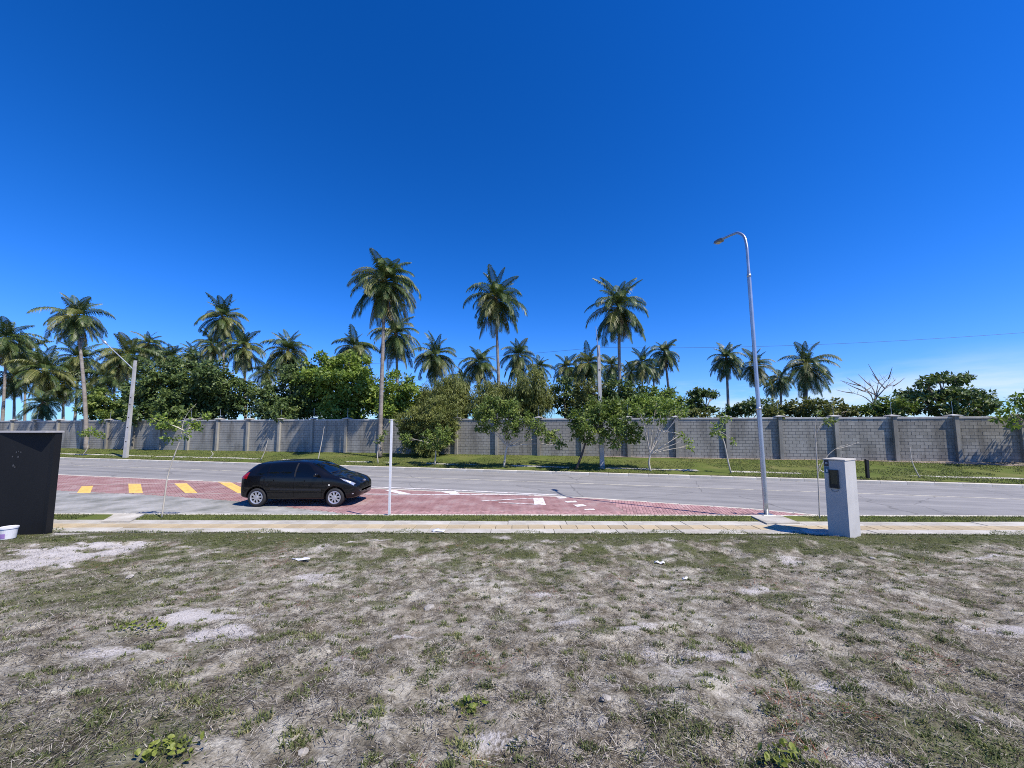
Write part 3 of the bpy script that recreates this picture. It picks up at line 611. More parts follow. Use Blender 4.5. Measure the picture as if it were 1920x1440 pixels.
# ------------------------------------------------------------------ trees
def leaf_cloud(lobes, leaf, aspect, dens, droop=0.2, shape=(1, 1, 0.85), clump=0.31, hang=0.0):
    Vs, Ts = [], []
    for (c, r) in lobes:
        c = np.array(c); k = max(10, int(26 * dens ** 0.4))
        nl = int(dens * 4 * np.pi * r * r / (leaf * leaf * aspect) * 1.15); nl = max(40, min(nl, 7000))
        d = RNG.normal(size=(k, 3)); d /= np.linalg.norm(d, axis=1)[:, None]
        rad = r * RNG.uniform(0.2, 1.25, k) ** 0.75
        cc = c + d * rad[:, None] * np.array(shape)
        i = RNG.integers(0, k, nl); e = RNG.normal(size=(nl, 3)); e /= np.linalg.norm(e, axis=1)[:, None]
        pos = cc[i] + e * (r * clump * RNG.random(nl) ** 0.45)[:, None] * np.array([1, 1, 0.75])
        if hang: pos[:, 2] -= hang * r * RNG.random(nl) ** 2
        # leaf axes
        out = pos - c; out /= (np.linalg.norm(out, axis=1)[:, None] + 1e-6)
        ax = out * 0.6 + RNG.normal(size=(nl, 3)) * 0.8; ax[:, 2] -= droop; ax /= np.linalg.norm(ax, axis=1)[:, None]
        up = RNG.normal(size=(nl, 3)) * 0.55 + np.array([0.15, -0.1, 0.9]) + out * 0.35
        sd = np.cross(ax, up); sd /= (np.linalg.norm(sd, axis=1)[:, None] + 1e-6); nn = np.cross(sd, ax)
        L = leaf * RNG.uniform(0.65, 1.25, nl)[:, None]; W = L * aspect * 0.5
        q = np.stack([pos, pos + ax * L * 0.5 + sd * W - nn * L * 0.06, pos + ax * L - nn * L * 0.14 * (1 + droop), pos + ax * L * 0.5 - sd * W - nn * L * 0.06], 1)
        Vs.append(q); base = RNG.random(k)
        Ts.append(np.clip(0.55 * RNG.random(nl) + 0.45 * base[i], 0, 1))
    V = np.concatenate(Vs); T = np.concatenate(Ts); n = len(V)
    return V.reshape(-1, 3), np.arange(n * 4).reshape(-1, 4), T
def bez(a, b, sag=0.15, k=6, wob=0.06):
    a, b = Vector(a), Vector(b); L = (b - a).length; mid = (a + b) / 2 + Vector((random.gauss(0, wob) * L, random.gauss(0, wob) * L, sag * L))
    return [((1 - t) ** 2) * a + 2 * t * (1 - t) * mid + t * t * b for t in [i / k for i in range(k + 1)]]
def tree(name, label, group, base, lobes, leafm, bark, trunk_r=0.08, leaf=0.2, aspect=0.5, dens=1.0, trunk_top=None, stem=None, extra=(), cat='tree', twigs=3, **kw):
    """lobes: (Vector centre, radius) in world space; base: Vector"""
    base = Vector(base); t = thing(name, base, label, cat, group)
    lob = [(Vector(c) - base, r) for c, r in lobes]
    zmin = min(c.z for c, r in lob); cen = sum((c for c, r in lob), Vector()) / len(lob)
    b = MB()
    if stem is None:
        top = Vector(trunk_top) - base if trunk_top is not None else Vector((cen.x * 0.5, cen.y * 0.5, max(zmin * 0.75, 0.5)))
        stem = bez((0, 0, -0.08), top, 0.0, 6, 0.05)
    else: stem = spline([Vector(s) - base for s in stem], 4)
    k = len(stem); b.tube(stem, [trunk_r * (1.25 - 0.6 * i / (k - 1)) for i in range(k)], 7)
    top = Vector(stem[-1])
    b.build('trunk', bark, t, smooth=True)
    for e in extra:
        pts = spline([Vector(s) - base for s in e], 4); n_ = len(pts); MB().tube(pts, [trunk_r * 0.65 * (1 - 0.75 * i / (n_ - 1)) for i in range(n_)], 5).build('branch', bark, t, smooth=True)
    lb = MB()
    for c, r in lob:
        pts = bez(top, c, 0.08); lb.tube(pts, [trunk_r * (0.55 - 0.42 * i / 6) for i in range(7)], 5, cap=False)
        for _ in range(twigs):
            d = Vector((random.gauss(0, 1), random.gauss(0, 1), random.gauss(0.2, .8))).normalized() * r * 0.85
            lb.tube(bez(pts[4], c + d, 0.05, 4), [trunk_r * 0.2 * (1 - 0.8 * i / 4) for i in range(5)], 4, cap=False)
    lb.build('limbs', bark, t, smooth=True)
    V, F, T = leaf_cloud([(c, r) for c, r in lob], leaf, aspect, dens, **kw)
    link('crown', mesh_np('crown', V, F, leafm, {'tint': ('FACE', T)}), t)
    return t
def lob(L, Y, dyr=0.9, k=1.0):
    out = []
    for q in L:
        y = Y + (q[3] if len(q) > 3 else random.uniform(-dyr, dyr)); out.append((at(q[0], q[1], y), q[2] * Y / FPX * k / (1 + ((q[0] - 960) / 720) ** 2) ** 0.3))
    return out
def vpt(px, offm):
    u = (px - 960) / 720; Y = (22.0 + offm) / (1 + 0.25 * u); return Vector((u * Y, Y, float(zverge(u * Y, Y))))

# young street trees on the far lawn
YT = 'young street trees on the far lawn'
b_ = vpt(945, 0.9); Y = b_.y
tree('young_tree', 'young tree with pale forked trunk and wide lopsided crown left of the concrete pole', YT, b_, lob([(930, 775, 30), (912, 800, 20), (985, 795, 24), (955, 765, 22), (1012, 806, 18), (1036, 818, 16), (900, 778, 16), (958, 805, 16), (1050, 835, 9), (920, 755, 16)], Y, 0.6),
     M['leaf_mid'], M['bark_pale'], 0.06, 0.17, 0.55, 1.43, stem=[b_, at(948, 850, Y), at(951, 838, Y)],
     extra=[[at(951, 838, Y), at(955, 825, Y), at(972, 815, Y), at(982, 800, Y)], [at(951, 838, Y), at(950, 815, Y), at(945, 790, Y)]])
b_ = vpt(1078, 0.7); Y = b_.y
tree('young_tree', 'dense dark green young tree with leaning dark trunk in front of the concrete pole', YT, b_, lob([(1098, 790, 30), (1135, 798, 34), (1176, 808, 24), (1118, 768, 26), (1158, 772, 26), (1086, 815, 16), (1150, 832, 10), (1190, 818, 14), (1078, 790, 14), (1105, 825, 12)], Y, 0.7),
     M['leaf_mid'], M['bark_dark'], 0.06, 0.17, 0.55, 1.82, stem=[b_, at(1090, 855, Y), at(1098, 830, Y), at(1108, 805, Y)])
b_ = vpt(1216, 0.9); Y = b_.y
tree('young_tree', 'thin young tree with white V shaped trunk and airy crown above the wall', YT, b_, lob([(1196, 762, 24), (1232, 752, 26), (1262, 757, 20), (1215, 785, 13), (1280, 772, 14), (1240, 790, 11), (1250, 775, 14), (1277, 815, 8), (1288, 825, 8), (1294, 838, 6)], Y, 0.6),
     M['leaf_bright'], M['bark_pale'], 0.055, 0.16, 0.5, 0.86, stem=[b_, at(1217, 868, Y), at(1219, 852, Y)],
     extra=[[at(1219, 852, Y), at(1212, 820, Y), at(1206, 790, Y), at(1200, 770, Y)], [at(1219, 852, Y), at(1226, 830, Y), at(1234, 805, Y), at(1240, 770, Y)], [at(1234, 808, Y), at(1262, 811, Y), at(1280, 815, Y)]])
b_ = vpt(1365, 0.9); Y = b_.y
tree('young_tree', 'spindly sapling with few leaves before the wall left of the street lamp', YT, b_, lob([(1346, 803, 11), (1360, 785, 10), (1374, 827, 6), (1335, 815, 5), (1352, 818, 6)], Y, .3),
     M['leaf_bright'], M['bark_pale'], 0.035, 0.15, 0.5, 1.04, stem=[b_, at(1364, 860, Y), at(1358, 830, Y), at(1348, 808, Y)])
b_ = vpt(817, 0.9); Y = b_.y
tree('young_tree', 'small young tree with straight pale stem in front of the olive bush', YT, b_, lob([(800, 822, 15), (826, 815, 17), (762, 822, 10), (812, 832, 12), (838, 828, 10)], Y, .4),
     M['leaf_mid'], M['bark_pale'], 0.04, 0.16, 0.55, 1.56, stem=[b_, at(817, 850, Y), at(817, 835, Y)])
b_ = vpt(163, 0.9); Y = b_.y
tree('young_tree', 'tiny umbrella shaped sapling at the far left of the lawn', YT, b_, lob([(158, 814, 9), (174, 809, 11), (187, 817, 8)], Y, .3),
     M['leaf_bright'], M['bark_pale'], 0.035, 0.2, 0.5, 1.3, stem=[b_, at(164, 840, Y), at(168, 818, Y)])
b_ = vpt(712, 1.0); Y = b_.y
tree('young_tree', 'slim sapling with a small leaf tuft at the foot of the tallest palm', YT, b_, lob([(716, 822, 7), (722, 812, 6), (708, 828, 5)], Y, .2),
     M['leaf_mid'], M['bark_pale'], 0.03, 0.15, 0.5, 1.17, stem=[b_, at(708, 848, Y), at(716, 824, Y)])
# leafless stems
def bare(name, label, group, pts, r, br=(), cat='sapling', bark='bark_pale'):
    base = pts[0]; t = thing(name, base, label, cat, group)
    P = spline([p - base for p in pts], 5); n = len(P); MB().tube(P, [r * (1.2 - 0.8 * i / (n - 1)) for i in range(n)], 6).build('trunk', M[bark], t, smooth=True)
    for q in br:
        P = spline([p - base for p in q], 5); n = len(P); MB().tube(P, [r * (0.6 if (q[-1] - q[0]).length > 1.0 or len(br) < 10 else 0.22) * (1 - 0.75 * i / (n - 1)) for i in range(n)], 5).build('branch', M[bark], t, smooth=True)
    return t
BS = 'bare thin saplings'
b_ = vpt(494, 0.9); Y = b_.y; bare('bare_sapling', 'leafless pale stem on the lawn behind the car roof', BS, [b_, at(497, 845, Y), at(503, 822, Y)], 0.03)
b_ = vpt(600, 1.2); Y = b_.y; bare('bare_sapling', 'leafless thin stem before the shaded wall above the car', BS, [b_, at(603, 830, Y), at(608, 800, Y)], 0.03)
b_ = vpt(1713, 0.9); Y = b_.y; bare('bare_sapling', 'leafless pale stem on the lawn right of the meter pillar', BS, [b_, at(1711, 868, Y), at(1706, 838, Y)], 0.025, [[at(1711, 868, Y), at(1706, 860, Y), at(1704, 850, Y)]])
b_ = vpt(397, 0.9); Y = b_.y; bare('bare_sapling', 'tiny forked seedling on the lawn left of the car', BS, [b_, at(399, 852, Y), at(396, 846, Y)], 0.03, [[at(399, 854, Y), at(402, 847, Y)]])
b_ = vpt(1548, 1.0); Y = b_.y; bare('bare_sapling', 'short stem on the lawn just left of the meter pillar', BS, [b_, at(1536, 880, Y), at(1537, 870, Y)], 0.03)
# saplings on the near strip
Y = 10.7
b_ = at(304, 960, Y); b_.z = 0.1
tree('kerb_sapling', 'bent pale sapling with sparse leaves growing by the near kerb left of the car', None, b_, lob([(328, 800, 16), (302, 790, 15), (360, 798, 14), (388, 778, 8), (318, 822, 12), (285, 785, 9), (348, 815, 9), (375, 800, 8)], Y, .35),
     M['leaf_bright'], M['bark_pale'], 0.017, 0.10, 0.5, 1.09, stem=[b_, at(309, 930, Y), at(314, 895, Y), at(322, 868, Y), at(338, 825, Y), at(346, 808, Y)],
     extra=[[at(340, 820, Y), at(343, 795, Y), at(352, 775, Y), at(368, 757, Y)], [at(346, 808, Y), at(362, 788, Y), at(378, 783, Y), at(394, 772, Y)]], twigs=2)
b_ = at(1536, 961, 10.6); b_.z = 0.1; Y = b_.y
t_ = bare('kerb_sapling', 'nearly bare crooked sapling by the near kerb left of the meter pillar', None, [b_, at(1535, 920, Y), at(1532, 870, Y), at(1530, 830, Y), at(1528, 800, Y), at(1534, 770, Y)], 0.016,
     [[at(1533, 890, Y), at(1546, 862, Y), at(1566, 842, Y), at(1590, 833, Y)], [at(1566, 842, Y), at(1585, 838, Y), at(1611, 829, Y)], [at(1530, 815, Y), at(1540, 795, Y), at(1556, 790, Y)]])
V, F, T = leaf_cloud([(c - b_, r) for c, r in lob([(1550, 790, 8), (1536, 775, 6), (1562, 788, 5)], Y, .1)], 0.09, 0.45, 0.5); link('crown', mesh_np('crown', V, F, M['leaf_mid'], {'tint': ('FACE', T)}), t_)

# olive bush against the wall
u = (803 - 960) / 720; Yb = 27.2 / (1 + .205 * u); b_ = Vector((u * Yb, Yb, 0.5))
tree('olive_bush', 'large rounded olive bush against the wall right of the white pole', None, b_, lob([(800, 790, 34), (832, 782, 28), (772, 790, 26), (800, 825, 32), (830, 815, 24), (775, 828, 24), (812, 760, 22), (845, 795, 16), (760, 805, 16), (800, 845, 22)], Yb - .5, .5),
     M['leaf_willow'], M['bark'], 0.07, 0.17, 0.32, 2.08, cat='bush', droop=0.6)

# trees behind the wall
def wY(px, d=0.0): u = (px - 960) / 720; return (28.0 + d) / (1 + 0.205 * u)
def back(name, label, px, d, L, mat, leaf=0.26, aspect=0.5, dens=3.2, tr=0.16, dyr=1.1, grp='broadleaf trees behind the wall', **kw):
    Y = wY(px, d); base = Vector((upx(px, Y), Y, 0.4)); return tree(name, label, grp, base, lob(L, Y, dyr, 1.17), M[mat], M['bark'], tr, leaf, aspect, dens, **kw)
back('broadleaf_tree', 'big dark round broadleaf tree behind the wall right of the left concrete pole', 350, 2.0, [(295, 712, 36), (345, 697, 36), (395, 708, 38), (432, 735, 34), (290, 752, 36), (345, 750, 44), (400, 758, 40), (258, 735, 24), (452, 765, 24), (320, 775, 26, -2.2), (380, 778, 22, -1.0), (268, 775, 22, -1.6)], 'leaf_dark', 0.30, 0.55, 3.36)
back('broadleaf_tree', 'low green tree beyond the wall just left of the left concrete pole', 205, 2.0, [(200, 757, 28), (178, 765, 22), (228, 765, 26), (215, 785, 18, -1.8)], 'leaf_mid', 0.28)
back('broadleaf_tree', 'very dark shaded tree behind the wall above the car', 535, 3.0, [(515, 742, 32), (555, 722, 34), (508, 765, 24), (575, 755, 34), (540, 770, 28, -2.4), (590, 720, 26)], 'leaf_dark', 0.28, dens=3.4)
back('broadleaf_tree', 'tall bright green tree left of the tallest palm trunk', 640, 3.6, [(605, 698, 34), (652, 692, 34), (632, 728, 42), (685, 725, 32), (600, 750, 30), (668, 760, 34), (630, 775, 24, -2.0), (705, 752, 24), (575, 720, 20)], 'leaf_bright', 0.30, 0.6, 3.15)
back('broadleaf_tree', 'mid green tree behind the wall right of the tallest palm trunk', 755, 2.0, [(752, 728, 30), (738, 758, 26), (775, 755, 22), (725, 775, 18, -1.2)], 'leaf_bright', 0.26)
back('feathery_tree', 'feathery drooping yellow green tree above the olive bush', 840, 2.0, [(830, 735, 30), (856, 728, 28), (815, 758, 26), (865, 752, 22), (845, 765, 24), (805, 740, 18)], 'leaf_willow', 0.34, 0.16, 3.36, droop=1.3, hang=0.5)
back('feathery_tree', 'feathery drooping tree behind the wall below the second tall palm', 975, 1.8, [(912, 738, 24), (950, 742, 30), (995, 722, 30), (975, 758, 30), (1018, 742, 22), (905, 762, 22), (1000, 760, 24), (925, 765, 22)], 'leaf_willow', 0.34, 0.16, 3.36, droop=1.3, hang=0.5)
back('broadleaf_tree', 'thin dark tree with gaps of sky left of the concrete pole', 1062, 4.0, [(1055, 730, 20), (1075, 742, 18), (1045, 752, 14), (1065, 768, 16)], 'leaf_dark', 0.26, dens=2.0)
back('broadleaf_tree', 'olive tinted tree behind the concrete pole', 1112, 2.2, [(1105, 738, 24), (1128, 752, 22), (1092, 762, 20), (1118, 772, 18)], 'leaf_olive', 0.26)
back('broadleaf_tree', 'dark tree behind the wall at the third tall palm trunk', 1165, 3.0, [(1152, 735, 26), (1180, 742, 26), (1165, 765, 26), (1140, 765, 20)], 'leaf_dark', 0.28)
back('broadleaf_tree', 'broad green tree behind the V trunked young tree', 1235, 3.0, [(1210, 750, 24), (1240, 752, 26), (1270, 764, 20), (1225, 772, 20), (1262, 778, 16), (1190, 765, 18)], 'leaf_mid', 0.26)
back('flat_crowned_tree', 'small tree with flat dark tiers in the gap left of the lamp', 1308, 10.0, [(1308, 738, 14), (1325, 737, 10), (1338, 741, 7), (1300, 754, 13), (1308, 766, 14), (1328, 766, 9), (1338, 768, 6)], 'leaf_dark', 0.3, 0.5, 3.78, shape=(1.1, 1, 0.45))
back('hedge_tree', 'low yellowish hedge over the wall left of the gap', 1290, 2.0, [(1275, 778, 10), (1300, 776, 11), (1325, 780, 8), (1345, 784, 6)], 'leaf_olive', 0.22, tr=.08)
back('hedge_tree', 'low dark rounded tree over the wall left of the lamp post', 1400, 6.0, [(1380, 770, 14), (1402, 764, 17), (1430, 765, 16), (1452, 772, 12), (1362, 778, 9)], 'leaf_dark', 0.26, tr=.1)
back('hedge_tree', 'low mixed green tree over the wall right of the lamp post', 1520, 2.0, [(1470, 768, 16), (1500, 764, 18), (1535, 764, 20), (1568, 765, 18), (1592, 770, 14), (1450, 776, 12), (1550, 778, 14)], 'leaf_olive', 0.26, tr=.1)
back('hedge_tree', 'low bright tree over the wall below the leafless branches', 1650, 2.0, [(1615, 772, 12), (1640, 765, 16), (1670, 760, 20), (1690, 766, 18), (1655, 778, 12)], 'leaf_mid', 0.26, tr=.1)
back('broadleaf_tree', 'big spreading dark tree with flat top at the right behind the wall', 1780, 4.0, [(1735, 716, 14), (1760, 708, 15), (1790, 710, 17), (1808, 708, 13), (1718, 738, 24), (1762, 742, 28), (1800, 738, 28), (1836, 748, 24), (1858, 758, 17), (1735, 766, 22), (1785, 768, 26), (1830, 770, 22), (1700, 755, 18)], 'leaf_dark', 0.30, 0.5, 2.4, tr=.2, shape=(1.3, 1, 0.5))
# tree at the right frame edge, leaning over the wall
Yr = wY(1960, -1.6); base = Vector((upx(1962, Yr), Yr, 0.5))
tree('broadleaf_tree', 'bright leafy tree overhanging the wall at the right edge', 'broadleaf trees behind the wall', base, lob([(1912, 752, 20), (1890, 772, 18), (1925, 775, 26), (1868, 786, 10), (1900, 792, 14), (1945, 745, 30), (1970, 770, 30), (1985, 730, 30)], Yr, .6), M['leaf_bright'], M['bark'], 0.09, 0.22, 0.5, 1.3)
# leafless tree
Yd = wY(1640, 5); base = Vector((upx(1640, Yd), Yd, 0.4))
br = []
for (a, m_, e) in (((1640, 765), (1632, 740), (1608, 728)), ((1640, 755), (1640, 735), (1628, 716)), ((1642, 750), (1650, 728), (1668, 708)), ((1644, 745), (1662, 726), (1680, 712)), ((1640, 760), (1620, 744), (1596, 736)), ((1641, 748), (1645, 728), (1648, 712)), ((1634, 742), (1622, 728), (1612, 722)), ((1655, 728), (1668, 722), (1676, 724))):
    br.append([at(*a, Yd), at(*m_, Yd + random.uniform(-.4, .4)), at(*e, Yd + random.uniform(-.8, .8))])
for q in list(br):
    for _ in range(5):
        f_ = random.uniform(.35, .95); a_ = q[1].lerp(q[2], f_) if f_ > .5 else q[0].lerp(q[1], f_ * 2); d_ = (q[2] - q[1]).normalized() * .35 + Vector((random.gauss(0, .45), random.gauss(0, .4), random.gauss(.25, .3)))
        br.append([a_, a_ + d_ * .5 + Vector((0, 0, -.03)), a_ + d_])
bare('leafless_tree', 'leafless grey branches rising behind the wall left of the big right tree', None, [base, at(1640, 790, Yd), at(1641, 745, Yd)], 0.07, br, 'tree', 'bark')

# ------------------------------------------------------------------ palms
def frond_mesh(e0, mat, seed, ragged=0.0):
    rg = np.random.default_rng(seed); n = 16; e0 = R(e0)
    endmin = R(-86); bend = min(R(112) if e0 < R(58) else R(62), max(0.0, e0 - endmin)) * rg.uniform(0.82, 1.0)
    s = np.linspace(0, 1, n + 1); ang = e0 - bend * s ** 1.15
    ds = 1 / n; pts = [np.zeros(3)]; side = rg.uniform(-0.12, 0.12)
    for i in range(n):
        a = (ang[i] + ang[i + 1]) / 2; pts.append(pts[-1] + ds * np.array([math.cos(a), side * s[i], math.sin(a)]))
    pts = np.array(pts); V, F = tube_vf([Vector(p) for p in pts], [0.011 * (1 - 0.85 * q) + 0.0015 for q in s], 3, cap=False); V = [tuple(v) for v in V]; T = [0.9] * len(F)
    k = 40; tw = rg.uniform(-0.35, 0.35)
    for j in range(k):
        q = 0.10 + 0.90 * (j + 0.5) / k
        if rg.random() < ragged: continue
        i = min(int(q * n), n - 1); f = q * n - i; p = pts[i] * (1 - f) + pts[i + 1] * f
        tan = pts[i + 1] - pts[i]; tan /= np.linalg.norm(tan)
        ll = 0.27 * (math.sin(math.pi * min(1, 0.12 + 0.88 * q) ** 0.75)) ** 0.7 + 0.03
        for sg in (-1, 1):
            lat = np.array([0, sg, 0.0]); up = np.cross(tan, np.array([0, 1, 0])) * -1
            up = up if up[2] >= 0 or abs(tan[2]) > .9 else -up
            d = lat * 0.8 + tan * (0.42 + 0.25 * q) + up * (0.22 + tw * sg); d /= np.linalg.norm(d); L = ll * rg.uniform(0.85, 1.1)
            g = np.array([0, 0, -1.0]); m_ = p + d * L * 0.5 + g * L * 0.10; e = p + d * L * 0.84 + g * L * (0.40 + 0.35 * rg.random())
            wv = tan * 0.0115; b0 = len(V)
            V += [tuple(p - wv * .5), tuple(p + wv * .5), tuple(m_ + wv), tuple(m_ - wv), tuple(e)]
            F += [(b0, b0 + 1, b0 + 2, b0 + 3), (b0 + 3, b0 + 2, b0 + 4)]
            tv = np.clip(rg.normal(0.45, 0.2) + 0.25 * (q > .85), 0, 1); T += [tv, tv]
    return mesh_np('frond', V, F, mat, {'tint': ('FACE', T)})
ELEV = [86, 70, 54, 38, 22, 6, -12, -32, -55]
FR = {}
for e in ELEV:
    FR[e] = [frond_mesh(e, M['frond'], 1100 + e * 3 + i) for i in range(3)] + [frond_mesh(e, M['frond_olive'], 2900 + e * 3)]
FR_DRY = [frond_mesh(e, M['frond_dry'], 4500 + e, 0.35) for e in (-50, -62, -70)]
me_nut = bpy.data.meshes.new('coconut'); bm = bmesh.new(); bmesh.ops.create_icosphere(bm, subdivisions=2, radius=0.13); bmesh.ops.scale(bm, vec=(1, 1, 1.25), verts=bm.verts); bm.to_mesh(me_nut); bm.free(); me_nut.materials.append(M['coconut'])
PG = 'coconut palms'
def palm(label, px, py, r, bpx, Y, nf=26, olive=0.25, dry=2, lean=0.0, tr=0.15, full=0, bz=0.45):
    heart = at(px, py - 0.05 * r, Y); base = Vector((upx(bpx, Y + lean), Y + lean, bz)); L = r * Y / FPX * 1.14 / (1 + ((px - 960) / 720) ** 2) ** 0.36
    t = thing('coconut_palm', base, label, 'palm tree', PG)
    h = heart - base; pts = []
    for i in range(13):
        q = i / 12; bow = q ** 1.7 * 0.55 + q * 0.45
        pts.append(Vector((h.x * bow, h.y * bow, h.z * q)))
    rad = [tr * (1.5 if i == 0 else 1.12 - 0.45 * i / 12) * random.uniform(0.96, 1.04) for i in range(13)]
    P = spline(pts, 3); Rr = np.interp(np.linspace(0, 12, len(P)), range(13), rad)
    MB().tube(P, list(Rr), 9).build('trunk', M['palm_trunk'], t, smooth=True)
    MB().tube([h + Vector((0, 0, -0.5)), h + Vector((0, 0, -.1)), h + Vector((0, 0, 0.35))], [tr * .75, tr * 1.35, tr * .5], 8).build('crown_shaft', M['frond_dry'], t, smooth=True)
    ga = 2.39996; a0 = random.uniform(0, 6.28)
    nf = nf + 10
    for i in range(nf):
        q = (i + 0.5) / nf; el = 90 - 158 * q ** 0.95 + random.uniform(-13, 13); e = min(ELEV, key=lambda z: abs(z - el))
        v = FR[e]; me = v[3] if random.random() < olive * (0.4 + q) else v[random.randrange(3)]
        s = L * random.uniform(0.74, 1.12) * (0.85 if q < .12 else 1.0)
        link('frond', me, t, h + Vector((0, 0, 0.25 - 0.35 * q)), (random.uniform(-.1, .1), random.uniform(-.08, .08), a0 + i * ga + random.uniform(-.25, .25)), (s, s, s))
    for i in range(dry):
        s = L * random.uniform(.6, .85); link('frond', random.choice(FR_DRY), t, h + Vector((0, 0, -.25)), (0, 0, random.uniform(0, 6.28)), (s, s, s))
    if r > 34:
        for i in range(7):
            a = random.uniform(0, 6.28); link('coconut', me_nut, t, h + Vector((0.27 * math.cos(a), .27 * math.sin(a), -.25 - .3 * random.random())))
    return t
palm('tallest coconut palm with big shaggy crown left of the centre', 722, 535, 78, 713, wY(713, -2.2), 34, 0.3, 3)
palm('shorter palm directly behind the tallest palm, its crown under the other', 742, 632, 58, 748, wY(745, 8), 26, .3, 3)
palm('tall slim palm standing alone in mid sky right of the tallest', 929, 566, 64, 938, wY(937, 5), 28, .15, 4)
palm('tall palm rising beside the concrete pole, shaggy brown skirt', 1160, 582, 68, 1163, wY(1162, 4), 30, .25, 7)
palm('tall leaning palm whose trunk passes before the wall at far left', 143, 600, 70, 166, wY(165, -0.6), 28, .4, 3)
palm('palm crown cut by the left frame edge', 12, 642, 74, 5, wY(20, 6), 26, .35, 3)
palm('yellowing low palm left of the leaning palm', 84, 700, 70, 92, wY(90, 7), 26, .75, 4)
palm('dark palm crown right behind the leaning palm', 148, 676, 58, 140, wY(140, 12), 24, .4, 4)
palm('short young palm just over the black enclosure', 80, 762, 48, 76, wY(80, 1.5), 18, .1, 1, tr=.2)
palm('pale fronded palm behind the top of the left concrete pole', 240, 672, 62, 235, wY(238, 9), 26, .65, 4)
palm('small palm peeping above the pale fronded palm', 278, 648, 38, 275, wY(276, 22), 22, .3, 2)
palm('half hidden palm crown above the dark round tree', 322, 672, 36, 322, wY(322, 18), 20, .2, 2)
palm('dark low palm between the leaning palm and left pole', 196, 712, 50, 195, wY(196, 12), 20, .5, 4)
palm('upper palm of the trio over the dark round tree', 418, 600, 54, 420, wY(418, 10), 28, .3, 3)
palm('lower left palm of the trio over the dark round tree', 398, 650, 42, 396, wY(396, 16), 24, .4, 3)
palm('lower right palm of the trio over the dark round tree', 457, 655, 52, 462, wY(460, 8), 26, .35, 4)
palm('bushy palm standing over the shaded tree above the car', 540, 664, 54, 553, wY(548, 5), 28, .4, 4)
palm('palm crown peeping over the bright green tree', 664, 656, 46, 662, wY(664, 14), 24, .2, 3)
palm('palm with pale trunk before its crown right of the tallest palm', 816, 672, 48, 816, wY(816, 14), 28, .3, 5)
palm('columnar palm crown left of the tall slim palm trunk', 899, 684, 42, 897, wY(898, 18), 28, .3, 4)
palm('windswept palm right of the tall slim palm trunk', 972, 672, 42, 968, wY(970, 18), 22, .15, 3)
palm('small distant palm in the dip right of the windswept palm', 1012, 692, 30, 1012, wY(1012, 28), 20, .1, 2)
palm('distant palm left of the concrete pole', 1062, 692, 33, 1062, wY(1062, 28), 22, .25, 4)
palm('brown skirted palm right beside the concrete pole top', 1104, 686, 44, 1104, wY(1104, 18), 28, .35, 6)
palm('distant palm between the concrete pole and the tall brown skirted trunk', 1147, 690, 32, 1147, wY(1147, 28), 22, .25, 4)
palm('distant palm right of the tall brown skirted palm', 1204, 684, 38, 1206, wY(1206, 22), 24, .2, 3)
palm('leaning palm with bare trunk against open sky', 1246, 666, 37, 1262, wY(1258, 16), 22, .15, 3)
palm('lone palm standing clear in the gap left of the lamp post', 1362, 676, 42, 1367, wY(1366, 16), 26, .15, 4)
palm('palm partly behind the lamp post', 1416, 690, 42, 1428, wY(1426, 16), 24, .2, 3)
palm('small palm between the lamp post and the rightmost palm', 1464, 714, 32, 1464, wY(1464, 20), 20, .25, 3)
palm('rightmost palm with thick drooping crown', 1513, 690, 58, 1505, wY(1508, 10), 28, .35, 6, tr=.2)

palm('olive palm crown at far left between the frame edge and the leaning palm', 45, 668, 62, 48, wY(48, 14), 24, .5, 4)
palm('low ragged palm under the leaning palm at far left', 118, 724, 52, 120, wY(118, 10), 22, .55, 5)
palm('small palm crown left of the trio over the dark round tree', 362, 668, 38, 362, wY(362, 24), 20, .3, 3)
palm('distant palm crown just right of the feathery tree top', 866, 712, 28, 866, wY(866, 30), 18, .2, 2)
palm('distant palm close to the left of the brown skirted palm', 1084, 702, 28, 1084, wY(1084, 34), 20, .3, 3)
palm('distant low palm right of the third tall trunk', 1184, 700, 26, 1184, wY(1184, 34), 18, .2, 3)
palm('distant palm crown left of the leaning bare trunked palm', 1226, 694, 26, 1226, wY(1226, 30), 18, .2, 3)
palm('low distant palm behind the small palm right of the lamp post', 1448, 726, 26, 1448, wY(1448, 30), 18, .2, 3)

palm('low yellowing palm crown at the extreme left over the black enclosure', 26, 712, 56, 28, wY(28, 9), 22, .7, 5)
palm('half hidden palm crown low between the leaning palm and the left pole', 172, 742, 48, 172, wY(172, 7), 20, .5, 4)
palm('dark palm crown right behind the arm of the left pole', 214, 690, 46, 214, wY(214, 20), 20, .3, 3)
palm('small palm crown between the left pole and the half hidden palm', 300, 668, 34, 300, wY(300, 26), 20, .3, 3)
palm('palm crown low behind the bushy palm above the car', 500, 700, 36, 500, wY(500, 22), 20, .3, 4)

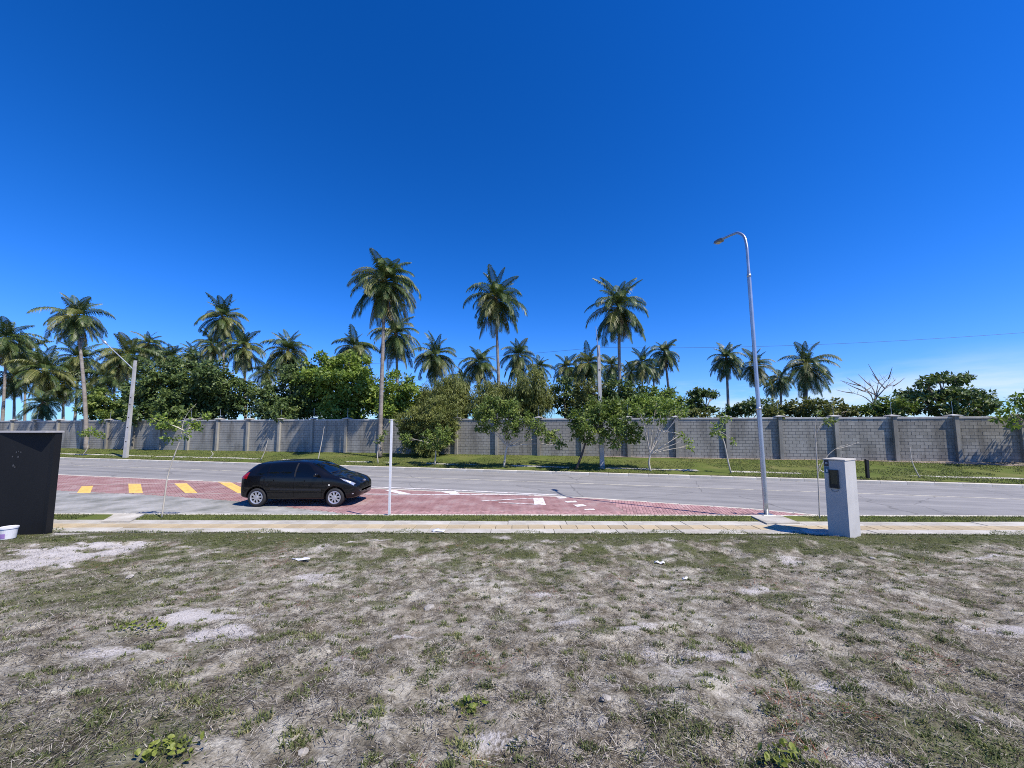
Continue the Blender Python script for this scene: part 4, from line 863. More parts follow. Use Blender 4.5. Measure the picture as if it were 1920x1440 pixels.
# ------------------------------------------------------------------ poles and wires
def cpole(label, base, top, w0, w1, holes):
    t = thing('concrete_pole', base, label, 'utility pole'); h = Vector(top) - Vector(base); n = 10; V = []; F = []
    for i in range(n + 1):
        q = i / n; c = h * q; a = (w0 + (w1 - w0) * q) / 2; b = a * 0.8
        V += [(c.x - a, c.y - b, c.z), (c.x + a, c.y - b, c.z), (c.x + a, c.y + b, c.z), (c.x - a, c.y + b, c.z)]
    for i in range(n):
        for j in range(4): F.append((i * 4 + j, i * 4 + (j + 1) % 4, i * 4 + 4 + (j + 1) % 4, i * 4 + 4 + j))
    F += [(3, 2, 1, 0), (4 * n, 4 * n + 1, 4 * n + 2, 4 * n + 3)]
    link('shaft', mesh_np('shaft', V, F, M['pole_concrete']), t)
    for q in holes:
        c = h * q; b = (w0 + (w1 - w0) * q) * 0.4
        MB().box((c.x - .05, c.y - b - .004, c.z - .045), (c.x + .05, c.y - b + .02, c.z + .045)).build('bolt_hole', M['bark_dark'], t)
    return t, h
b_ = vpt(243, 0.55); b_.z = 0.05; top = at(254, 676, b_.y)
t, h = cpole('tapered pale concrete pole leaning right beside the left kerb', b_, top, 0.27, 0.16, (.18, .32, .42, .55, .62))
q = h * 0.9; e = at(200, 645, b_.y) - b_
MB().tube([q, q + (e - q) * 0.97], 0.035, 6).build('lamp_arm', M['galv'], t)
d = (e - q).normalized(); MB().tube([q + (e - q) * .97, e + d * .25, e + d * .6], [.05, .12, .03], 8).build('lamp_head', M['galv'], t, smooth=True)
MB().box((h.x * .45 - .02, h.y - .36, h.z * .22), (h.x * .45 + .02, h.y - .3, h.z * .22 + .02)).build('bracket', M['galv'], t)
b2 = vpt(1127, 1.9); b2.z = 0.05; top2 = at(1122, 648, b2.y)
t, h2 = cpole('slender pale concrete pole rising out of the young tree right of centre', b2, top2, 0.25, 0.16, (.5, .8))
MB().tube([h2 + Vector((0, -.1, -.6)), at(1117, 612, b2.y) - b2], [.03, .02], 6).build('top_rod', M['galv'], t)
M['wire'] = plain('wire_black', (0.03, 0.03, 0.03), 0.6)
def wire(label, a, b, sag):
    t_ = [i / 24 for i in range(25)]; P = [Vector(a).lerp(Vector(b), q) - Vector((0, 0, sag * 4 * q * (1 - q))) for q in t_]
    o = MB().tube(P, 0.007, 4).build('overhead_wire', M['wire']); tag(o, label, 'wire', 'overhead wires')
nxt = Vector((40.0, fk(40) + 1.0, 8.3))
wire('black overhead wire running right from the slender concrete pole', b2 + h2 * .985, nxt, 0.9)
wire('black overhead wire sagging left from the slender concrete pole to the other', b2 + h2 * .985, b_ + h * .96, 0.55)

# street lamp
b_ = gnd(1426, 961, 0.13); b_.y = 11.05; b_.x = (1426 - 960) / 720 * 11.05 * 1.0; b_.z = 0.12
t = thing('street_lamp', b_, 'tall galvanised street lamp with curved arm over the road', 'street lamp')
k = b_.y / 720; tp = at(1402, 485, b_.y) - b_
Hh = at(1395, 430, b_.y + .1).z - b_.z
P = [Vector((0, 0, 0)), Vector((tp.x * .25, 0, tp.z * .25)), Vector((tp.x * .5, 0, tp.z * .5)), Vector((tp.x * .75, 0, tp.z * .75)), tp, Vector((tp.x, .02, Hh - .55)), Vector((tp.x, .12, Hh - .22)), Vector((tp.x - .01, .38, Hh + .03)), Vector((tp.x - .02, .62, Hh + .12)), Vector((tp.x - .03, .95, Hh + .20)), Vector((tp.x - .03, 1.2, Hh + .26))]
pts = spline(P, 5); n = len(pts); rad = [0.064 if q[2] < 3.0 else (0.052 if q[2] < tp.z * .93 else 0.038) for q in pts]
MB().tube(pts, rad, 12).build('post', M['galv'], t, smooth=True)
for z in (3.0, tp.z * .93):
    c = tp * (z / tp.z); MB().tube([c - Vector((0, 0, .04)), c + Vector((0, 0, .04))], 0.070 if z < 4 else .057, 12).build('joint_collar', M['galv'], t, smooth=True)
e = P[-1]; d = Vector((0, .97, .16)).normalized()
hb = MB(); V = []
for s, wd, th in ((0, .04, .04), (.06, .07, .045), (.14, .11, .045), (.38, .11, .035), (.46, .07, .02)):
    c = e + d * s; V += [(c.x - wd, c.y, c.z - th), (c.x + wd, c.y, c.z - th), (c.x + wd * .8, c.y, c.z + th), (c.x - wd * .8, c.y, c.z + th)]
F = [(i * 4 + j, i * 4 + (j + 1) % 4, i * 4 + 4 + (j + 1) % 4, i * 4 + 4 + j) for i in range(4) for j in range(4)] + [(3, 2, 1, 0), (16, 17, 18, 19)]
hb.add(V, F).build('lamp_head', plain('lamp_housing', (0.22, 0.21, 0.20), .5, .3), t)
c = e + d * .26; MB().box((c.x - .07, c.y - .09, c.z - .065), (c.x + .07, c.y + .09, c.z - .045)).build('lens', plain('lamp_lens', (0.5, .48, .4), .2), t)
MB().box((-.16, -.16, -.02), (.16, .16, .035), bev=.01).build('base_plate', M['galv'], t)

# white post by the kerb
b_ = at(730, 959, 11.0); b_.z = 0.1; t = thing('white_post', b_, 'thin white square post by the near kerb right of the car', 'post')
hw = at(731.5, 788, 11.0).z - b_.z
MB().box((-.027, -.027, 0), (.027, .027, hw), bev=.006).build('post', plain('white_plastic', (.78, .78, .77), .45), t)
MB().box((-.031, -.031, hw + .001), (.031, .031, hw + .02), bev=.008).build('cap', plain('white_cap', (.70, .70, .68), .5), t)
MB().box((-.09, -.09, -.02), (.09, .09, .03), bev=.01).build('footing', M['kerb'], t)
# dark post on the far lawn
b_ = vpt(1617, 0.5); t = thing('dark_post', b_, 'short black post on the far lawn right of the meter pillar', 'post')
hp = at(1616, 861, b_.y).z - b_.z; M['black_paint'] = mottled('black_paint', [(0.3, (.010, .011, .013)), (0.62, (.016, .017, .019)), (.8, (.035, .036, .038))], 1.6, 0.42, .1, .003, 30)
MB().box((-.055, -.055, -.1), (.055, .055, hp), bev=.015).build('post', M['black_paint'], t)
MB().box((.056, -.04, hp - .42), (.085, .04, hp - .05), bev=.006).build('plate', M['black_paint'], t)

# ------------------------------------------------------------------ meter pillar
Pn = Vector((7.36, 8.6, 0.10)); wA, wB = 0.385, 0.63
tA = Vector((-.53, .848, 0)).normalized(); tB = Vector((.848, .53, 0)).normalized()
t = thing('meter_pillar', Pn, 'light grey rendered electricity meter pillar at the right by the sidewalk', 'meter pillar')
t.rotation_euler = (0, 0, math.atan2(tB.y, tB.x))      # local +x along the lit face, +y along the meter face; local -x is the meter side normal
Hm = at(1587, 862, Pn.y).z - Pn.z
M['render'] = mottled('grey_render', [(0.3, (.42, .41, .385)), (.6, (.49, .48, .45)), (.8, (.54, .53, .50))], 1.8, .9, .35, .004, 50)
MB().box((0, 0, -.1), (wB, wA, Hm - .03), bev=.006).build('body', M['render'], t)
MB().box((-.012, -.012, Hm - .029), (wB + .012, wA + .012, Hm), bev=.008).build('top_slab', M['slab'], t)
# meter side (x = 0 plane, facing -x)
fr = MB(); y0, y1, z0, z1 = .12, .295, Hm * .635, Hm * .865
for lo, hi in (((-.03, y0, z0), (.004, y0 + .02, z1)), ((-.03, y1 - .02, z0), (.004, y1, z1)), ((-.03, y0 + .02, z1 - .02), (.004, y1 - .02, z1)), ((-.03, y0 + .02, z0), (.004, y1 - .02, z0 + .02))): fr.box(lo, hi)
mb = fr.build('meter_box', plain('meter_frame', (.02, .022, .022), .4), t)
MB().box((-.016, y0 + .021, z0 + .085), (.003, y1 - .021, z1 - .021)).build('meter_window', plain('meter_window', (.035, .045, .035), .12), mb)
MB().box((-.022, y0 + .021, z0 + .021), (.003, y1 - .021, z0 + .083)).build('breaker_panel', plain('breaker_black', (.006, .006, .007), .5), mb)
MB().tube([(-.006, .21 + .07 * math.cos(a), z0 - .02 - .055 * math.sin(a)) for a in np.linspace(0.1, math.pi - .1, 10)], .004, 5).build('seal_wire', plain('seal_wire', (.16, .17, .18), .5), t)
MB().box((-.004, .29, Hm * .905), (.0, .375, Hm * .985)).build('number_plate', plain('plate_black', (.02, .022, .035), .35), t)
MB().box((-.004, .285, Hm * .815), (.0, .375, Hm * .90)).build('sticker', plain('sticker_blue', (.03, .13, .21), .35), t)
wm = plain('sticker_white', (.6, .64, .66), .5)
MB().tube([(-.0065, .332 + .016 * math.cos(a), Hm * .945 + .018 * math.sin(a)) for a in np.linspace(0, 2 * math.pi, 13)], .005, 4).build('plate_symbol', wm, t)
MB().box((-.0065, .312, Hm * .835), (-.004, .326, Hm * .862)).add([(-.0065, .33, Hm * .832), (-.0065, .345, Hm * .832), (-.0065, .345, Hm * .87), (-.0065, .33, Hm * .87)], [(3, 2, 1, 0)]).build('sticker_mark', wm, t)

# ------------------------------------------------------------------ black enclosure at the left edge
cr_ = at(119, 812, 9.26); cr_.y = 8.9; cr_.z = float(zlot(cr_.x, 8.9)) - .05
t = thing('black_enclosure', cr_, 'tall black painted box like enclosure with pale lid at the left edge', 'enclosure', rz=R(0))
Hb = at(119, 809, 8.9).z - cr_.z
wd = 3.2; M['black_panel'] = mottled('black_sheet', [(0.3, (.006, .0065, .007)), (0.6, (.0085, .009, .010)), (.78, (.02, .021, .022))], 1.1, 0.6, .15, .003, 25, (1, 1, .35))
# front sheet recessed a little more to the right under the lid
def leaf_(x0, y0, x1, y1):
    V = [(x0, y0, 0), (x1, y1, 0), (x1, y1, Hb - .031), (x0, y0, Hb - .031)]
    MB().add(V + [(x, y + .03, z) for x, y, z in V], [(0, 1, 2, 3), (5, 4, 7, 6), (0, 4, 5, 1), (1, 5, 6, 2), (3, 2, 6, 7), (4, 0, 3, 7)]).build('front_panel', M['black_panel'], t)
leaf_(-wd, 0, -1.02, 0); leaf_(-1.018, .0, -.09, .20)
MB().box((-.088, .20, 0), (0, .34, Hb - .031)).build('side_panel', M['black_panel'], t)
MB().box((-wd, .30, 0), (-.09, .34, Hb - .031)).build('back_panel', M['black_panel'], t)
MB().box((-wd, -.02, Hb - .029), (.025, .36, Hb + .012), bev=.01).build('lid', plain('lid_edge', (.36, .35, .34), .7), t)
MB().box((-1.10, -.012, 0.02), (-1.075, .01, Hb - .031)).build('seam_strip', plain('seam_grey', (.10, .105, .11), .5), t)
sm = plain('chalky_smear', (.07, .072, .075), .8)
for (x, z, a, b) in ((-.70, Hb * .80, .016, .02), (-.66, Hb * .81, .014, .014), (-.62, Hb * .80, .018, .02), (-.76, Hb * .76, .018, .02), (-.66, Hb * .755, .02, .022), (-.73, Hb * .675, .03, .026), (-.70, Hb * .66, .022, .02), (-1.1, Hb * .35, .025, .03)):
    y = (.20 * (x + 1.018) / .928 if x > -1.0 else 0) - .004
    n = 9; poly = [(x + a * math.cos(q) * random.uniform(.6, 1.2), y, z + b * math.sin(q) * random.uniform(.6, 1.2)) for q in np.linspace(0, 2 * math.pi, n, endpoint=False)]
    MB().add(poly, [tuple(range(n))]).build('paint_splash', sm, t)

# bucket
bx = gnd(14, 1009, .2); bx.z = float(zlot(bx.x, bx.y)) - .01
t = thing('paint_bucket', bx, 'white plastic paint bucket with purple label before the black enclosure', 'bucket')
def lathe(prof, n=28):
    V = []; F = []
    for r, z in prof:
        for j in range(n): V.append((r * math.cos(2 * math.pi * j / n), r * math.sin(2 * math.pi * j / n), z))
    for i in range(len(prof) - 1):
        for j in range(n): F.append((i * n + j, i * n + (j + 1) % n, (i + 1) * n + (j + 1) % n, (i + 1) * n + j))
    return V, F
t.scale = (.86, .86, .78)
wp = plain('bucket_white', (.72, .72, .73), .4); hbk = .31
MB().add(*lathe([(0, 0), (.135, 0), (.14, .01), (.157, hbk - .05), (.157, hbk), (.150, hbk), (.135, .02), (0, .015)])).build('pail', wp, t, smooth=False)
MB().add(*lathe([(.158, hbk - .03), (.172, hbk - .028), (.172, hbk + .012), (.158, hbk + .016), (.14, hbk + .005), (0, hbk + .005)])).build('lid', wp, t)
V = []; F = []
for i in range(11):
    a = R(-135 + i * 8)
    for z in (.04, .16): r = .1425 + .017 * z / .26 + .003; V.append((r * math.cos(a), r * math.sin(a), z))
F = [(2 * i, 2 * i + 2, 2 * i + 3, 2 * i + 1) for i in range(10)]
MB().add(V, F).build('label_print', plain('label_purple', (.36, .22, .50), .5), t)
V = []
for i in range(7):
    a = R(-160 + i * 4)
    for z in (.03, .12): r = .1425 + .017 * z / .26 + .003; V.append((r * math.cos(a), r * math.sin(a), z))
MB().add(V, [(2 * i, 2 * i + 2, 2 * i + 3, 2 * i + 1) for i in range(6)]).build('label_print', plain('label_red', (.5, .10, .09), .5), t)

# ------------------------------------------------------------------ litter and stones on the lot
M['stone'] = mottled('pale_stone', [(0.3, (.22, .20, .17)), (.7, (.48, .45, .40))], 9, .9, .5, .01, 30)
M['scrap'] = plain('white_scrap', (.72, .72, .72), .6)
def stone(label, px, py, r, z=.4):
    p = gnd(px, py, z)
    for _ in range(4): p = gnd(px, py, float(zlot(p.x, p.y)))
    bm = bmesh.new(); bmesh.ops.create_icosphere(bm, subdivisions=2, radius=1)
    for v in bm.verts: v.co *= random.uniform(.82, 1.12)
    for v in bm.verts: v.co = Vector((v.co.x * r * 1.2, v.co.y * r, v.co.z * r * .55))
    me = bpy.data.meshes.new('stone'); bm.to_mesh(me); bm.free(); me.materials.append(M['stone'])
    tag(link('stone', me, None, (p.x, p.y, p.z + r * .08), (random.uniform(-.2, .2), random.uniform(-.2, .2), random.uniform(0, 6))), label, 'stone', 'pale stones on the lot')
stone('small pale stone in the dry grass low right of the centre', 1137, 1310, .035)
stone('flat pale stone just below another stone, low right of centre', 1130, 1353, .033)
stone('pale stone beside a green tuft at the lower left', 295, 1283, .032)
stone('small white stone near the bottom left of centre', 542, 1392, .02)
stone('pale stone at the bottom just left of centre', 568, 1411, .03)
stone('pale stone on the lot below the meter pillar', 1635, 1047, .05)
stone('dark rimmed pale stone on the left sand patch', 108, 1048, .05)
stone('pale stone in mid lot, left of centre', 805, 1140, .06)
stone('pale stone at the mid left near the bright weed', 243, 1082, .05)
stone('lone pale pebble at the lower right', 1832, 1350, .03)
def scrap(label, px, py, L, W):
    p = gnd(px, py, .3)
    for _ in range(4): p = gnd(px, py, float(zlot(p.x, p.y)))
    V = []; F = []
    for i in range(6):
        for j in range(3): V.append(((i / 5 - .5) * L * (1 - .1 * j), (j / 2 - .5) * W * random.uniform(.7, 1.1), .025 + random.uniform(-.012, .022) + .04 * L * (abs(i / 5 - .5))))
    F = [(i * 3 + j, i * 3 + 3 + j, i * 3 + 4 + j, i * 3 + 1 + j) for i in range(5) for j in range(2)]
    o = link('plastic_scrap', mesh_np('plastic_scrap', V, F, M['scrap'], smooth=True), None, p, (0, 0, random.uniform(-.5, .5)))
    sd = o.modifiers.new('thick', 'SOLIDIFY'); sd.thickness = .004
    tag(o, label, 'litter', 'white litter on the lot')
scrap('curled white plastic scrap on the lot below the car', 566, 1051, .34, .10)
scrap('flat white scrap on the grass at the sidewalk edge', 824, 997, .32, .20)
scrap('small white scrap right of the centre of the lot', 1236, 1057, .18, .12)
scrap('white scrap lying by the foot of the black enclosure', 72, 999, .16, .12)
scrap('small white scrap in the dry grass left of the meter pillar', 1285, 1088, .10, .06)

# broadleaf weeds
def weed(label, px, py, r, n, z=.5):
    p = gnd(px, py, z)
    for _ in range(4): p = gnd(px, py, float(zlot(p.x, p.y)))
    t = thing('weed', p, label, 'weed', 'broadleaf weeds'); me = None
    V = [(0, 0, 0), (.35, .3, .12), (.75, .28, .2), (1, 0, .12), (.75, -.28, .2), (.35, -.3, .12), (.5, 0, .08)]
    me = mesh_np('leaf', V, [(0, 6, 1), (1, 6, 2), (2, 6, 3), (3, 6, 4), (4, 6, 5), (5, 6, 0)], M['weed'], {'tint': ('FACE', RNG.random(6))}, smooth=True)
    for i in range(n):
        a = random.uniform(0, 6.28); d = r * random.random() ** .6; s = random.uniform(.022, .05)
        x, y = d * math.cos(a) * 1.3, d * math.sin(a) * .8
        link('leaf', me, t, (x, y, float(zlot(p.x + x, p.y + y)) - p.z + random.uniform(.005, .05)), (random.uniform(-.9, .9), random.uniform(-1.1, .3), random.uniform(0, 6.28)), (s, s, s))
weed('bright yellow green broadleaf weed beside the left sandy patch', 268, 1180, .20, 90)
weed('leafy green weed sprawling at the bottom left', 322, 1408, .13, 60)
weed('leafy weed at the bottom edge right of centre', 1470, 1425, .12, 50)
weed('small leafy weed in the lower centre', 885, 1330, .08, 30)

# ------------------------------------------------------------------ car
ST = np.array([  # x, z bottom, half width, belt z, roof half width, top z
 (-2.02, .46, .56, .60, .50, .64), (-1.99, .34, .72, .74, .64, .80), (-1.95, .29, .79, .90, .66, .97), (-1.87, .26, .82, .945, .62, 1.10), (-1.72, .25, .838, .955, .595, 1.27), (-1.52, .24, .846, .955, .58, 1.395),
 (-1.20, .22, .852, .95, .572, 1.425), (-0.70, .20, .86, .94, .575, 1.462), (-0.20, .20, .86, .93, .58, 1.470), (0.12, .20, .86, .92, .578, 1.450), (0.40, .20, .86, .915, .60, 1.365), (0.70, .20, .86, .91, .635, 1.215),
 (0.95, .20, .858, .905, .67, 1.065), (1.08, .20, .855, .90, .68, 1.005), (1.30, .21, .85, .87, .66, .965), (1.55, .22, .835, .82, .62, .905), (1.78, .24, .79, .75, .55, .83), (1.93, .27, .70, .67, .45, .74), (2.01, .32, .55, .58, .34, .65), (2.035, .38, .42, .50, .26, .56)])
def fx(x): return 1.2 + (x - 1.2) * .86 if x > 1.2 else (-1.34 + (x + 1.34) * .93 if x < -1.34 else x)
def stn(x): return [np.interp(x, ST[:, 0], ST[:, i]) for i in range(1, 6)]
sx_f = np.linspace(-2.02, 2.035, 95)
# smooth the table slightly
TAB = np.array([np.mean([stn(np.clip(x + d, -2.02, 2.035)) for d in (-.05, -.025, 0, .025, .05)], axis=0) if -1.93 < x < 1.9 else stn(x) for x in sx_f])
def sec(x, t_):
    zb, w_, zl, wr, zt = [np.interp(x, sx_f, TAB[:, i]) for i in range(5)]
    gh = zt - zl
    P = np.array([(0, zb), (.7 * w_, zb), (.93 * w_, zb + .035), (.985 * w_, zb + .13), (w_, zb + .55 * (zl - zb)), (.975 * w_, zl), ((.975 * w_ + wr) / 2 + .035 * min(1, gh / .3), zl + gh * .5), (wr, zl + gh * .86), (wr * .62, zt - .018), (0, zt)])
    P = np.vstack([2 * P[0] - P[1], P, [(-P[8][0], P[8][1])]])
    i = min(int(t_), 8); f = t_ - i; a, b, c, d = P[i], P[i + 1], P[i + 2], P[i + 3]
    q = 0.5 * ((2 * b) + (c - a) * f + (2 * a - 5 * b + 4 * c - d) * f * f + (3 * b - a - 3 * c + d) * f ** 3)
    return np.array([fx(x), q[0], q[1]])
def surf(x, t_, s, off=0.0):
    p = sec(x, t_)
    if off:
        du = sec(min(x + .01, 2.03), t_) - sec(max(x - .01, -2.02), t_); dv = sec(x, min(t_ + .02, 9)) - sec(x, max(t_ - .02, 0)); n = np.cross(dv, du); n /= np.linalg.norm(n) + 1e-9
        p = p + n * off
    return (p[0], p[1] * s, p[2])
car_loc = Vector((gnd(480, 950).x, 12.5 + 0.78, 0))
car = thing('parked_car', (0, 0, 0), 'black five door hatchback parked in the bay facing right', 'car')
M['carpaint'] = plain('car_paint_black', (.004, .004, .005), .3, 0, .25, 0.5)
M['glass'] = plain('tinted_glass', (.003, .004, .005), .03, 0, .5)
M['trim'] = plain('black_trim', (.012, .012, .013), .6)
M['tyre'] = plain('tyre_rubber', (.020, .020, .021), .8)
M['rim'] = plain('silver_wheel', (.62, .62, .63), .32, .6)
M['redlens'] = plain('tail_red', (.30, .008, .012), .12, 0, .5, .6)
M['clear'] = plain('headlight_clear', (.50, .53, .56), .1, .4, .6, 1.0)
M['amber'] = plain('side_repeater', (.75, .72, .62), .2)
tv = np.linspace(0, 9, 46); V = []; F = []
for x in sx_f:
    half = [sec(x, q) for q in tv]
    V += [(p[0], p[1], p[2]) for p in half] + [(p[0], -p[1], p[2]) for p in half[-2:0:-1]]
k = 2 * len(tv) - 2
for i in range(len(sx_f) - 1):
    for j in range(k): F.append((i * k + j, (i + 1) * k + j, (i + 1) * k + (j + 1) % k, i * k + (j + 1) % k))
F += [tuple(range(k)), tuple((len(sx_f) - 1) * k + j for j in range(k - 1, -1, -1))]
AX_F, AX_R, WR, WY = 1.20, -1.34, .295, .735
body_me = mesh_np('body', V, F, M['carpaint'], smooth=True)
bm = bmesh.new(); bm.from_mesh(body_me); bmesh.ops.recalc_face_normals(bm, faces=bm.faces); bm.to_mesh(body_me); bm.free()
tmp = bpy.data.objects.new('tmp_body', body_me); C.objects.link(tmp); cut = []
for ax in (AX_F, AX_R):
    for s in (-1, 1):
        Vc, Fc = tube_vf([(ax, s * .50, WR + .01), (ax, s * 1.1, WR + .01)], .355, 28)
        cm_ = mesh_np('cut', Vc, Fc, M['trim']); bm = bmesh.new(); bm.from_mesh(cm_); bmesh.ops.recalc_face_normals(bm, faces=bm.faces); bm.to_mesh(cm_); bm.free()
        c_ = bpy.data.objects.new('cut', cm_); C.objects.link(c_); cut.append(c_)
        md = tmp.modifiers.new('b', 'BOOLEAN'); md.object = c_; md.operation = 'DIFFERENCE'; md.solver = 'EXACT'
dg = bpy.context.evaluated_depsgraph_get(); nm = bpy.data.meshes.new_from_object(tmp.evaluated_get(dg)); nm.name = 'body'
for o in cut + [tmp]: bpy.data.objects.remove(o, do_unlink=True)
link('body', nm, car)
def patch(name, corners, mat, s, off=.004, parent=None, nx=10, nt_=8):
    """corners (x,t): bottom rear, bottom front, top front, top rear"""
    (xa, ta), (xb, tb), (xc, tc_), (xd, td) = corners; V = []; F = []
    for i in range(nx + 1):
        u = i / nx
        for j in range(nt_ + 1):
            v = j / nt_; x = (1 - v) * ((1 - u) * xa + u * xb) + v * ((1 - u) * xd + u * xc); t_ = (1 - v) * ((1 - u) * ta + u * tb) + v * ((1 - u) * td + u * tc_)
            V.append(surf(x, t_, s, off))
    for i in range(nx):
        for j in range(nt_):
            f = (i * (nt_ + 1) + j, (i + 1) * (nt_ + 1) + j, (i + 1) * (nt_ + 1) + j + 1, i * (nt_ + 1) + j + 1); F.append(f if s < 0 else f[::-1])
    return link(name, mesh_np(name, V, F, mat, smooth=True), parent or car)
def wrap(name, x0, x1, x0e, x1e, t0, mat, off=.004):
    V = []; F = []; n = 24; m_ = 8
    for i in range(n + 1):
        q = i / n * 2 - 1; s = -1 if q < 0 else 1; t_ = 9 - abs(q) * (9 - t0); a = abs(q) ** 2
        for j in range(m_ + 1):
            v = j / m_; x = (x0 + (x0e - x0) * a) * (1 - v) + (x1 + (x1e - x1) * a) * v; V.append(surf(x, t_, s, off))
    F = [(i * (m_ + 1) + j, i * (m_ + 1) + j + 1, (i + 1) * (m_ + 1) + j + 1, (i + 1) * (m_ + 1) + j) for i in range(n) for j in range(m_)]
    return link(name, mesh_np(name, V, F, mat, smooth=True), car)
for s in (-1, 1):
    d1 = patch('door', [(-.12, 2.9), (.78, 2.9), (.80, 4.98), (-.12, 4.98)], M['carpaint'], s, .006)
    d2 = patch('door', [(-.92, 3.1), (-.135, 2.9), (-.135, 4.98), (-1.12, 4.98)], M['carpaint'], s, .006)
    for dd, xh in ((d1, .0), (d2, -1.0)):
        patch('door_handle', [(xh, 4.62), (xh + .2, 4.62), (xh + .2, 4.78), (xh, 4.78)], M['carpaint'], s, .03, dd, 6, 4)
    patch('rub_strip', [(-.90, 3.75), (.77, 3.75), (.77, 3.95), (-.90, 3.95)], M['trim'], s, .014)
    patch('side_window', [(-.10, 5.15), (.74, 5.15), (.22, 6.85), (-.10, 6.85)], M['glass'], s, .004)
    patch('side_window', [(-.98, 5.15), (-.16, 5.15), (-.16, 6.85), (-1.02, 6.85)], M['glass'], s, .004)
    patch('side_window', [(-1.40, 5.35), (-1.04, 5.15), (-1.07, 6.8), (-1.22, 6.7)], M['glass'], s, .004)
    patch('window_pillar', [(-.155, 5.12), (-.105, 5.12), (-.105, 6.9), (-.155, 6.9)], M['trim'], s, .005, None, 2, 8)
    hl = patch('headlight', [(1.50, 5.05), (1.86, 4.75), (1.90, 5.6), (1.30, 5.75)], M['clear'], s, .006)
    patch('lamp_bowl', [(1.60, 5.15), (1.76, 5.0), (1.74, 5.5), (1.56, 5.55)], M['rim'], s, .012, hl, 6, 5)
    patch('tail_light', [(-1.96, 4.9), (-1.72, 4.75), (-1.66, 5.8), (-1.90, 5.9)], M['redlens'], s, .008)
    patch('side_repeater', [(.99, 4.28), (1.04, 4.28), (1.04, 4.4), (.99, 4.4)], M['amber'], s, .008, None, 3, 3)
    patch('fog_lamp', [(1.82, 3.1), (1.87, 3.1), (1.87, 3.35), (1.82, 3.35)], M['clear'], s, .012, None, 3, 3)
    # mirror
    mp_ = surf(.62, 5.3, s, .02); mb_ = MB(); V = []
    for q, (a, b, c) in enumerate(((.0, .05, .03), (.05, .085, .055), (.13, .09, .06), (.19, .06, .04))):
        y = mp_[1] + s * a; V += [(mp_[0] - b * .6, y, mp_[2] - c + .05), (mp_[0] + b * .5, y, mp_[2] - c + .05), (mp_[0] + b * .4, y, mp_[2] + c + .05), (mp_[0] - b * .6, y, mp_[2] + c + .05)]
    F = [(i * 4 + j, i * 4 + (j + 1) % 4, i * 4 + 4 + (j + 1) % 4, i * 4 + 4 + j) for i in range(3) for j in range(4)] + [(3, 2, 1, 0), (12, 13, 14, 15)]
    mb_.add(V, F).build('mirror', M['carpaint'], car, smooth=True)
wrap('windscreen', .16, .93, .36, 1.0, 7.1, M['glass'])
wrap('rear_window', -1.58, -1.88, -1.55, -1.84, 7.2, M['glass'])
# front intake, plate holder, bumper strip, wiper, aerial, emblem
V = []; F = []
for i in range(15):
    y = (i / 14 - .5) * 1.0
    for z in (.32, .44): V.append((2.042 - .117 - .30 * y * y * 1.6 - (.02 if z < .4 else 0), y, z))
MB().add(V, [(2 * i, 2 * i + 2, 2 * i + 3, 2 * i + 1) for i in range(14)]).build('air_intake', M['trim'], car)
MB().tube([(1.828, -.02, .757), (1.846, .02, .745)], .035, 10).build('emblem', M['rim'], car)
MB().tube([(-.9, 0, 1.45), (-1.1, 0, 1.6)], .005, 5).build('aerial', M['trim'], car)
MB().tube([(.98, -.1, 1.075), (.93, -.5, 1.07), (.86, -.62, 1.07)], .010, 5).build('wiper', M['trim'], car)
rb = MB(); V = []
for i in range(13):
    y = (i / 12 - .5) * 1.5
    for z in (.42, .56): V.append((-2.045 + .046 + .16 * (abs(y) / .75) ** 3, y, z))
rb.add(V, [(2 * i + 1, 2 * i + 3, 2 * i + 2, 2 * i) for i in range(12)]).build('rear_bumper', M['carpaint'], car)
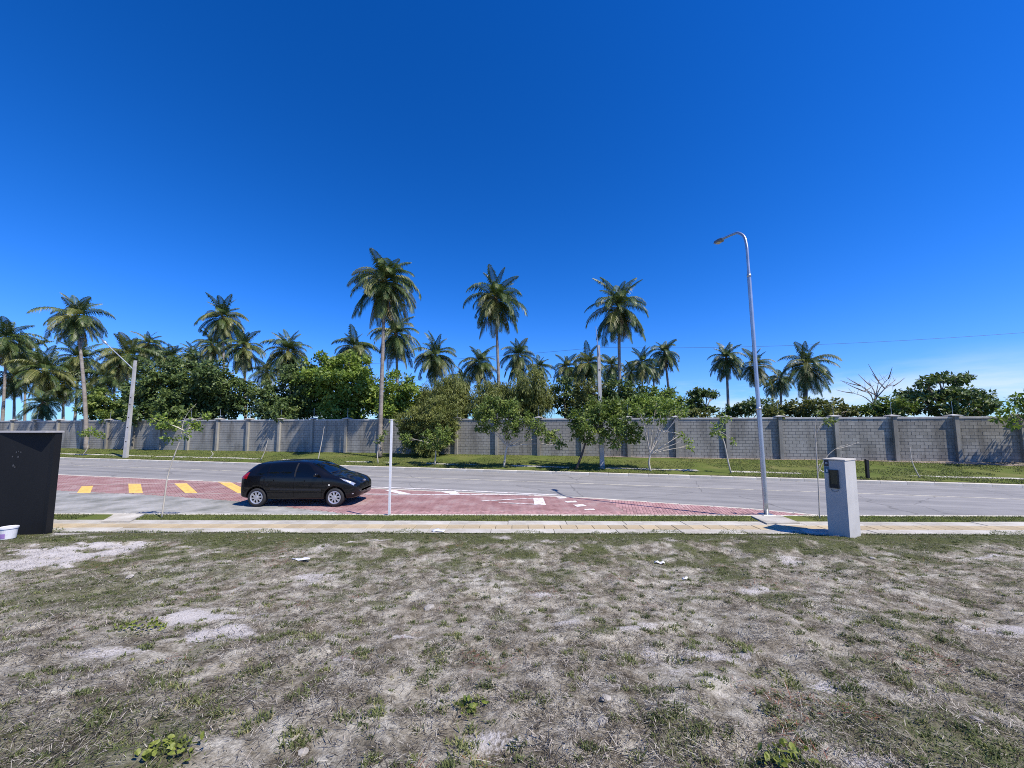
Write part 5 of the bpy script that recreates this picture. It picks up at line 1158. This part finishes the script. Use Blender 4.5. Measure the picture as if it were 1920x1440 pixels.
# wheels
def latheY(prof, n=36):
    V = []; F = []
    for r, y in prof:
        for j in range(n): V.append((r * math.cos(2 * math.pi * j / n), y, r * math.sin(2 * math.pi * j / n)))
    for i in range(len(prof) - 1):
        for j in range(n): F.append((i * n + j, i * n + (j + 1) % n, (i + 1) * n + (j + 1) % n, (i + 1) * n + j))
    return V, F
tyre_me = MB().add(*latheY([(.19, -.085), (.205, -.098), (.25, -.104), (.283, -.092), (.295, -.065), (.296, 0), (.295, .065), (.283, .092), (.25, .1), (.19, .09)])).me('tyre', M['tyre'], True)
rim_b = MB().add(*latheY([(.19, -.075), (.207, -.098), (.196, -.102), (.172, -.092), (.168, -.06)])); rim_b.add(*latheY([(.0, -.098), (.045, -.096), (.062, -.088), (.07, -.07)], 24))
for i in range(8):
    a = 2 * math.pi * i / 8 + .2; Mx = Matrix.Rotation(-a, 4, 'Y'); V = []
    for r, hw, y in ((.05, .026, -.09), (.115, .020, -.094), (.185, .034, -.088)): V += [Mx @ Vector((r, y, -hw)), Mx @ Vector((r, y, hw)), Mx @ Vector((r, y + .03, hw)), Mx @ Vector((r, y + .03, -hw))]
    rim_b.add(V, [(i2 * 4 + j, i2 * 4 + (j + 1) % 4, i2 * 4 + 4 + (j + 1) % 4, i2 * 4 + 4 + j) for i2 in range(2) for j in range(4)])
rim_me = rim_b.me('rim', M['rim']); disc_me = MB().add(*latheY([(0, -.04), (.19, -.04)])).me('dark_backing_disc', M['trim'])  # black backing disc, puts the shade in the wheel holes in as colour
for ax in (AX_F, AX_R):
    for s in (-1, 1):
        wh = link('wheel', tyre_me, car, (ax, s * (WY + .02), WR), (0, 0, 0 if s < 0 else math.pi)); link('rim', rim_me, wh); link('dark_backing_disc', disc_me, wh)
# place: rear near wheel touches the paving at the photographed spot
gw = gnd(480, 950.5); gf = gnd(626, 950.5)
car.location = (gw.x - AX_R * 1.0, gw.y + WY + .1, 0.004); car.rotation_euler = (0, 0, 0)
print('car rear wheel', gw, 'front wheel', gf, 'wheelbase px->m', (gf - gw).length)
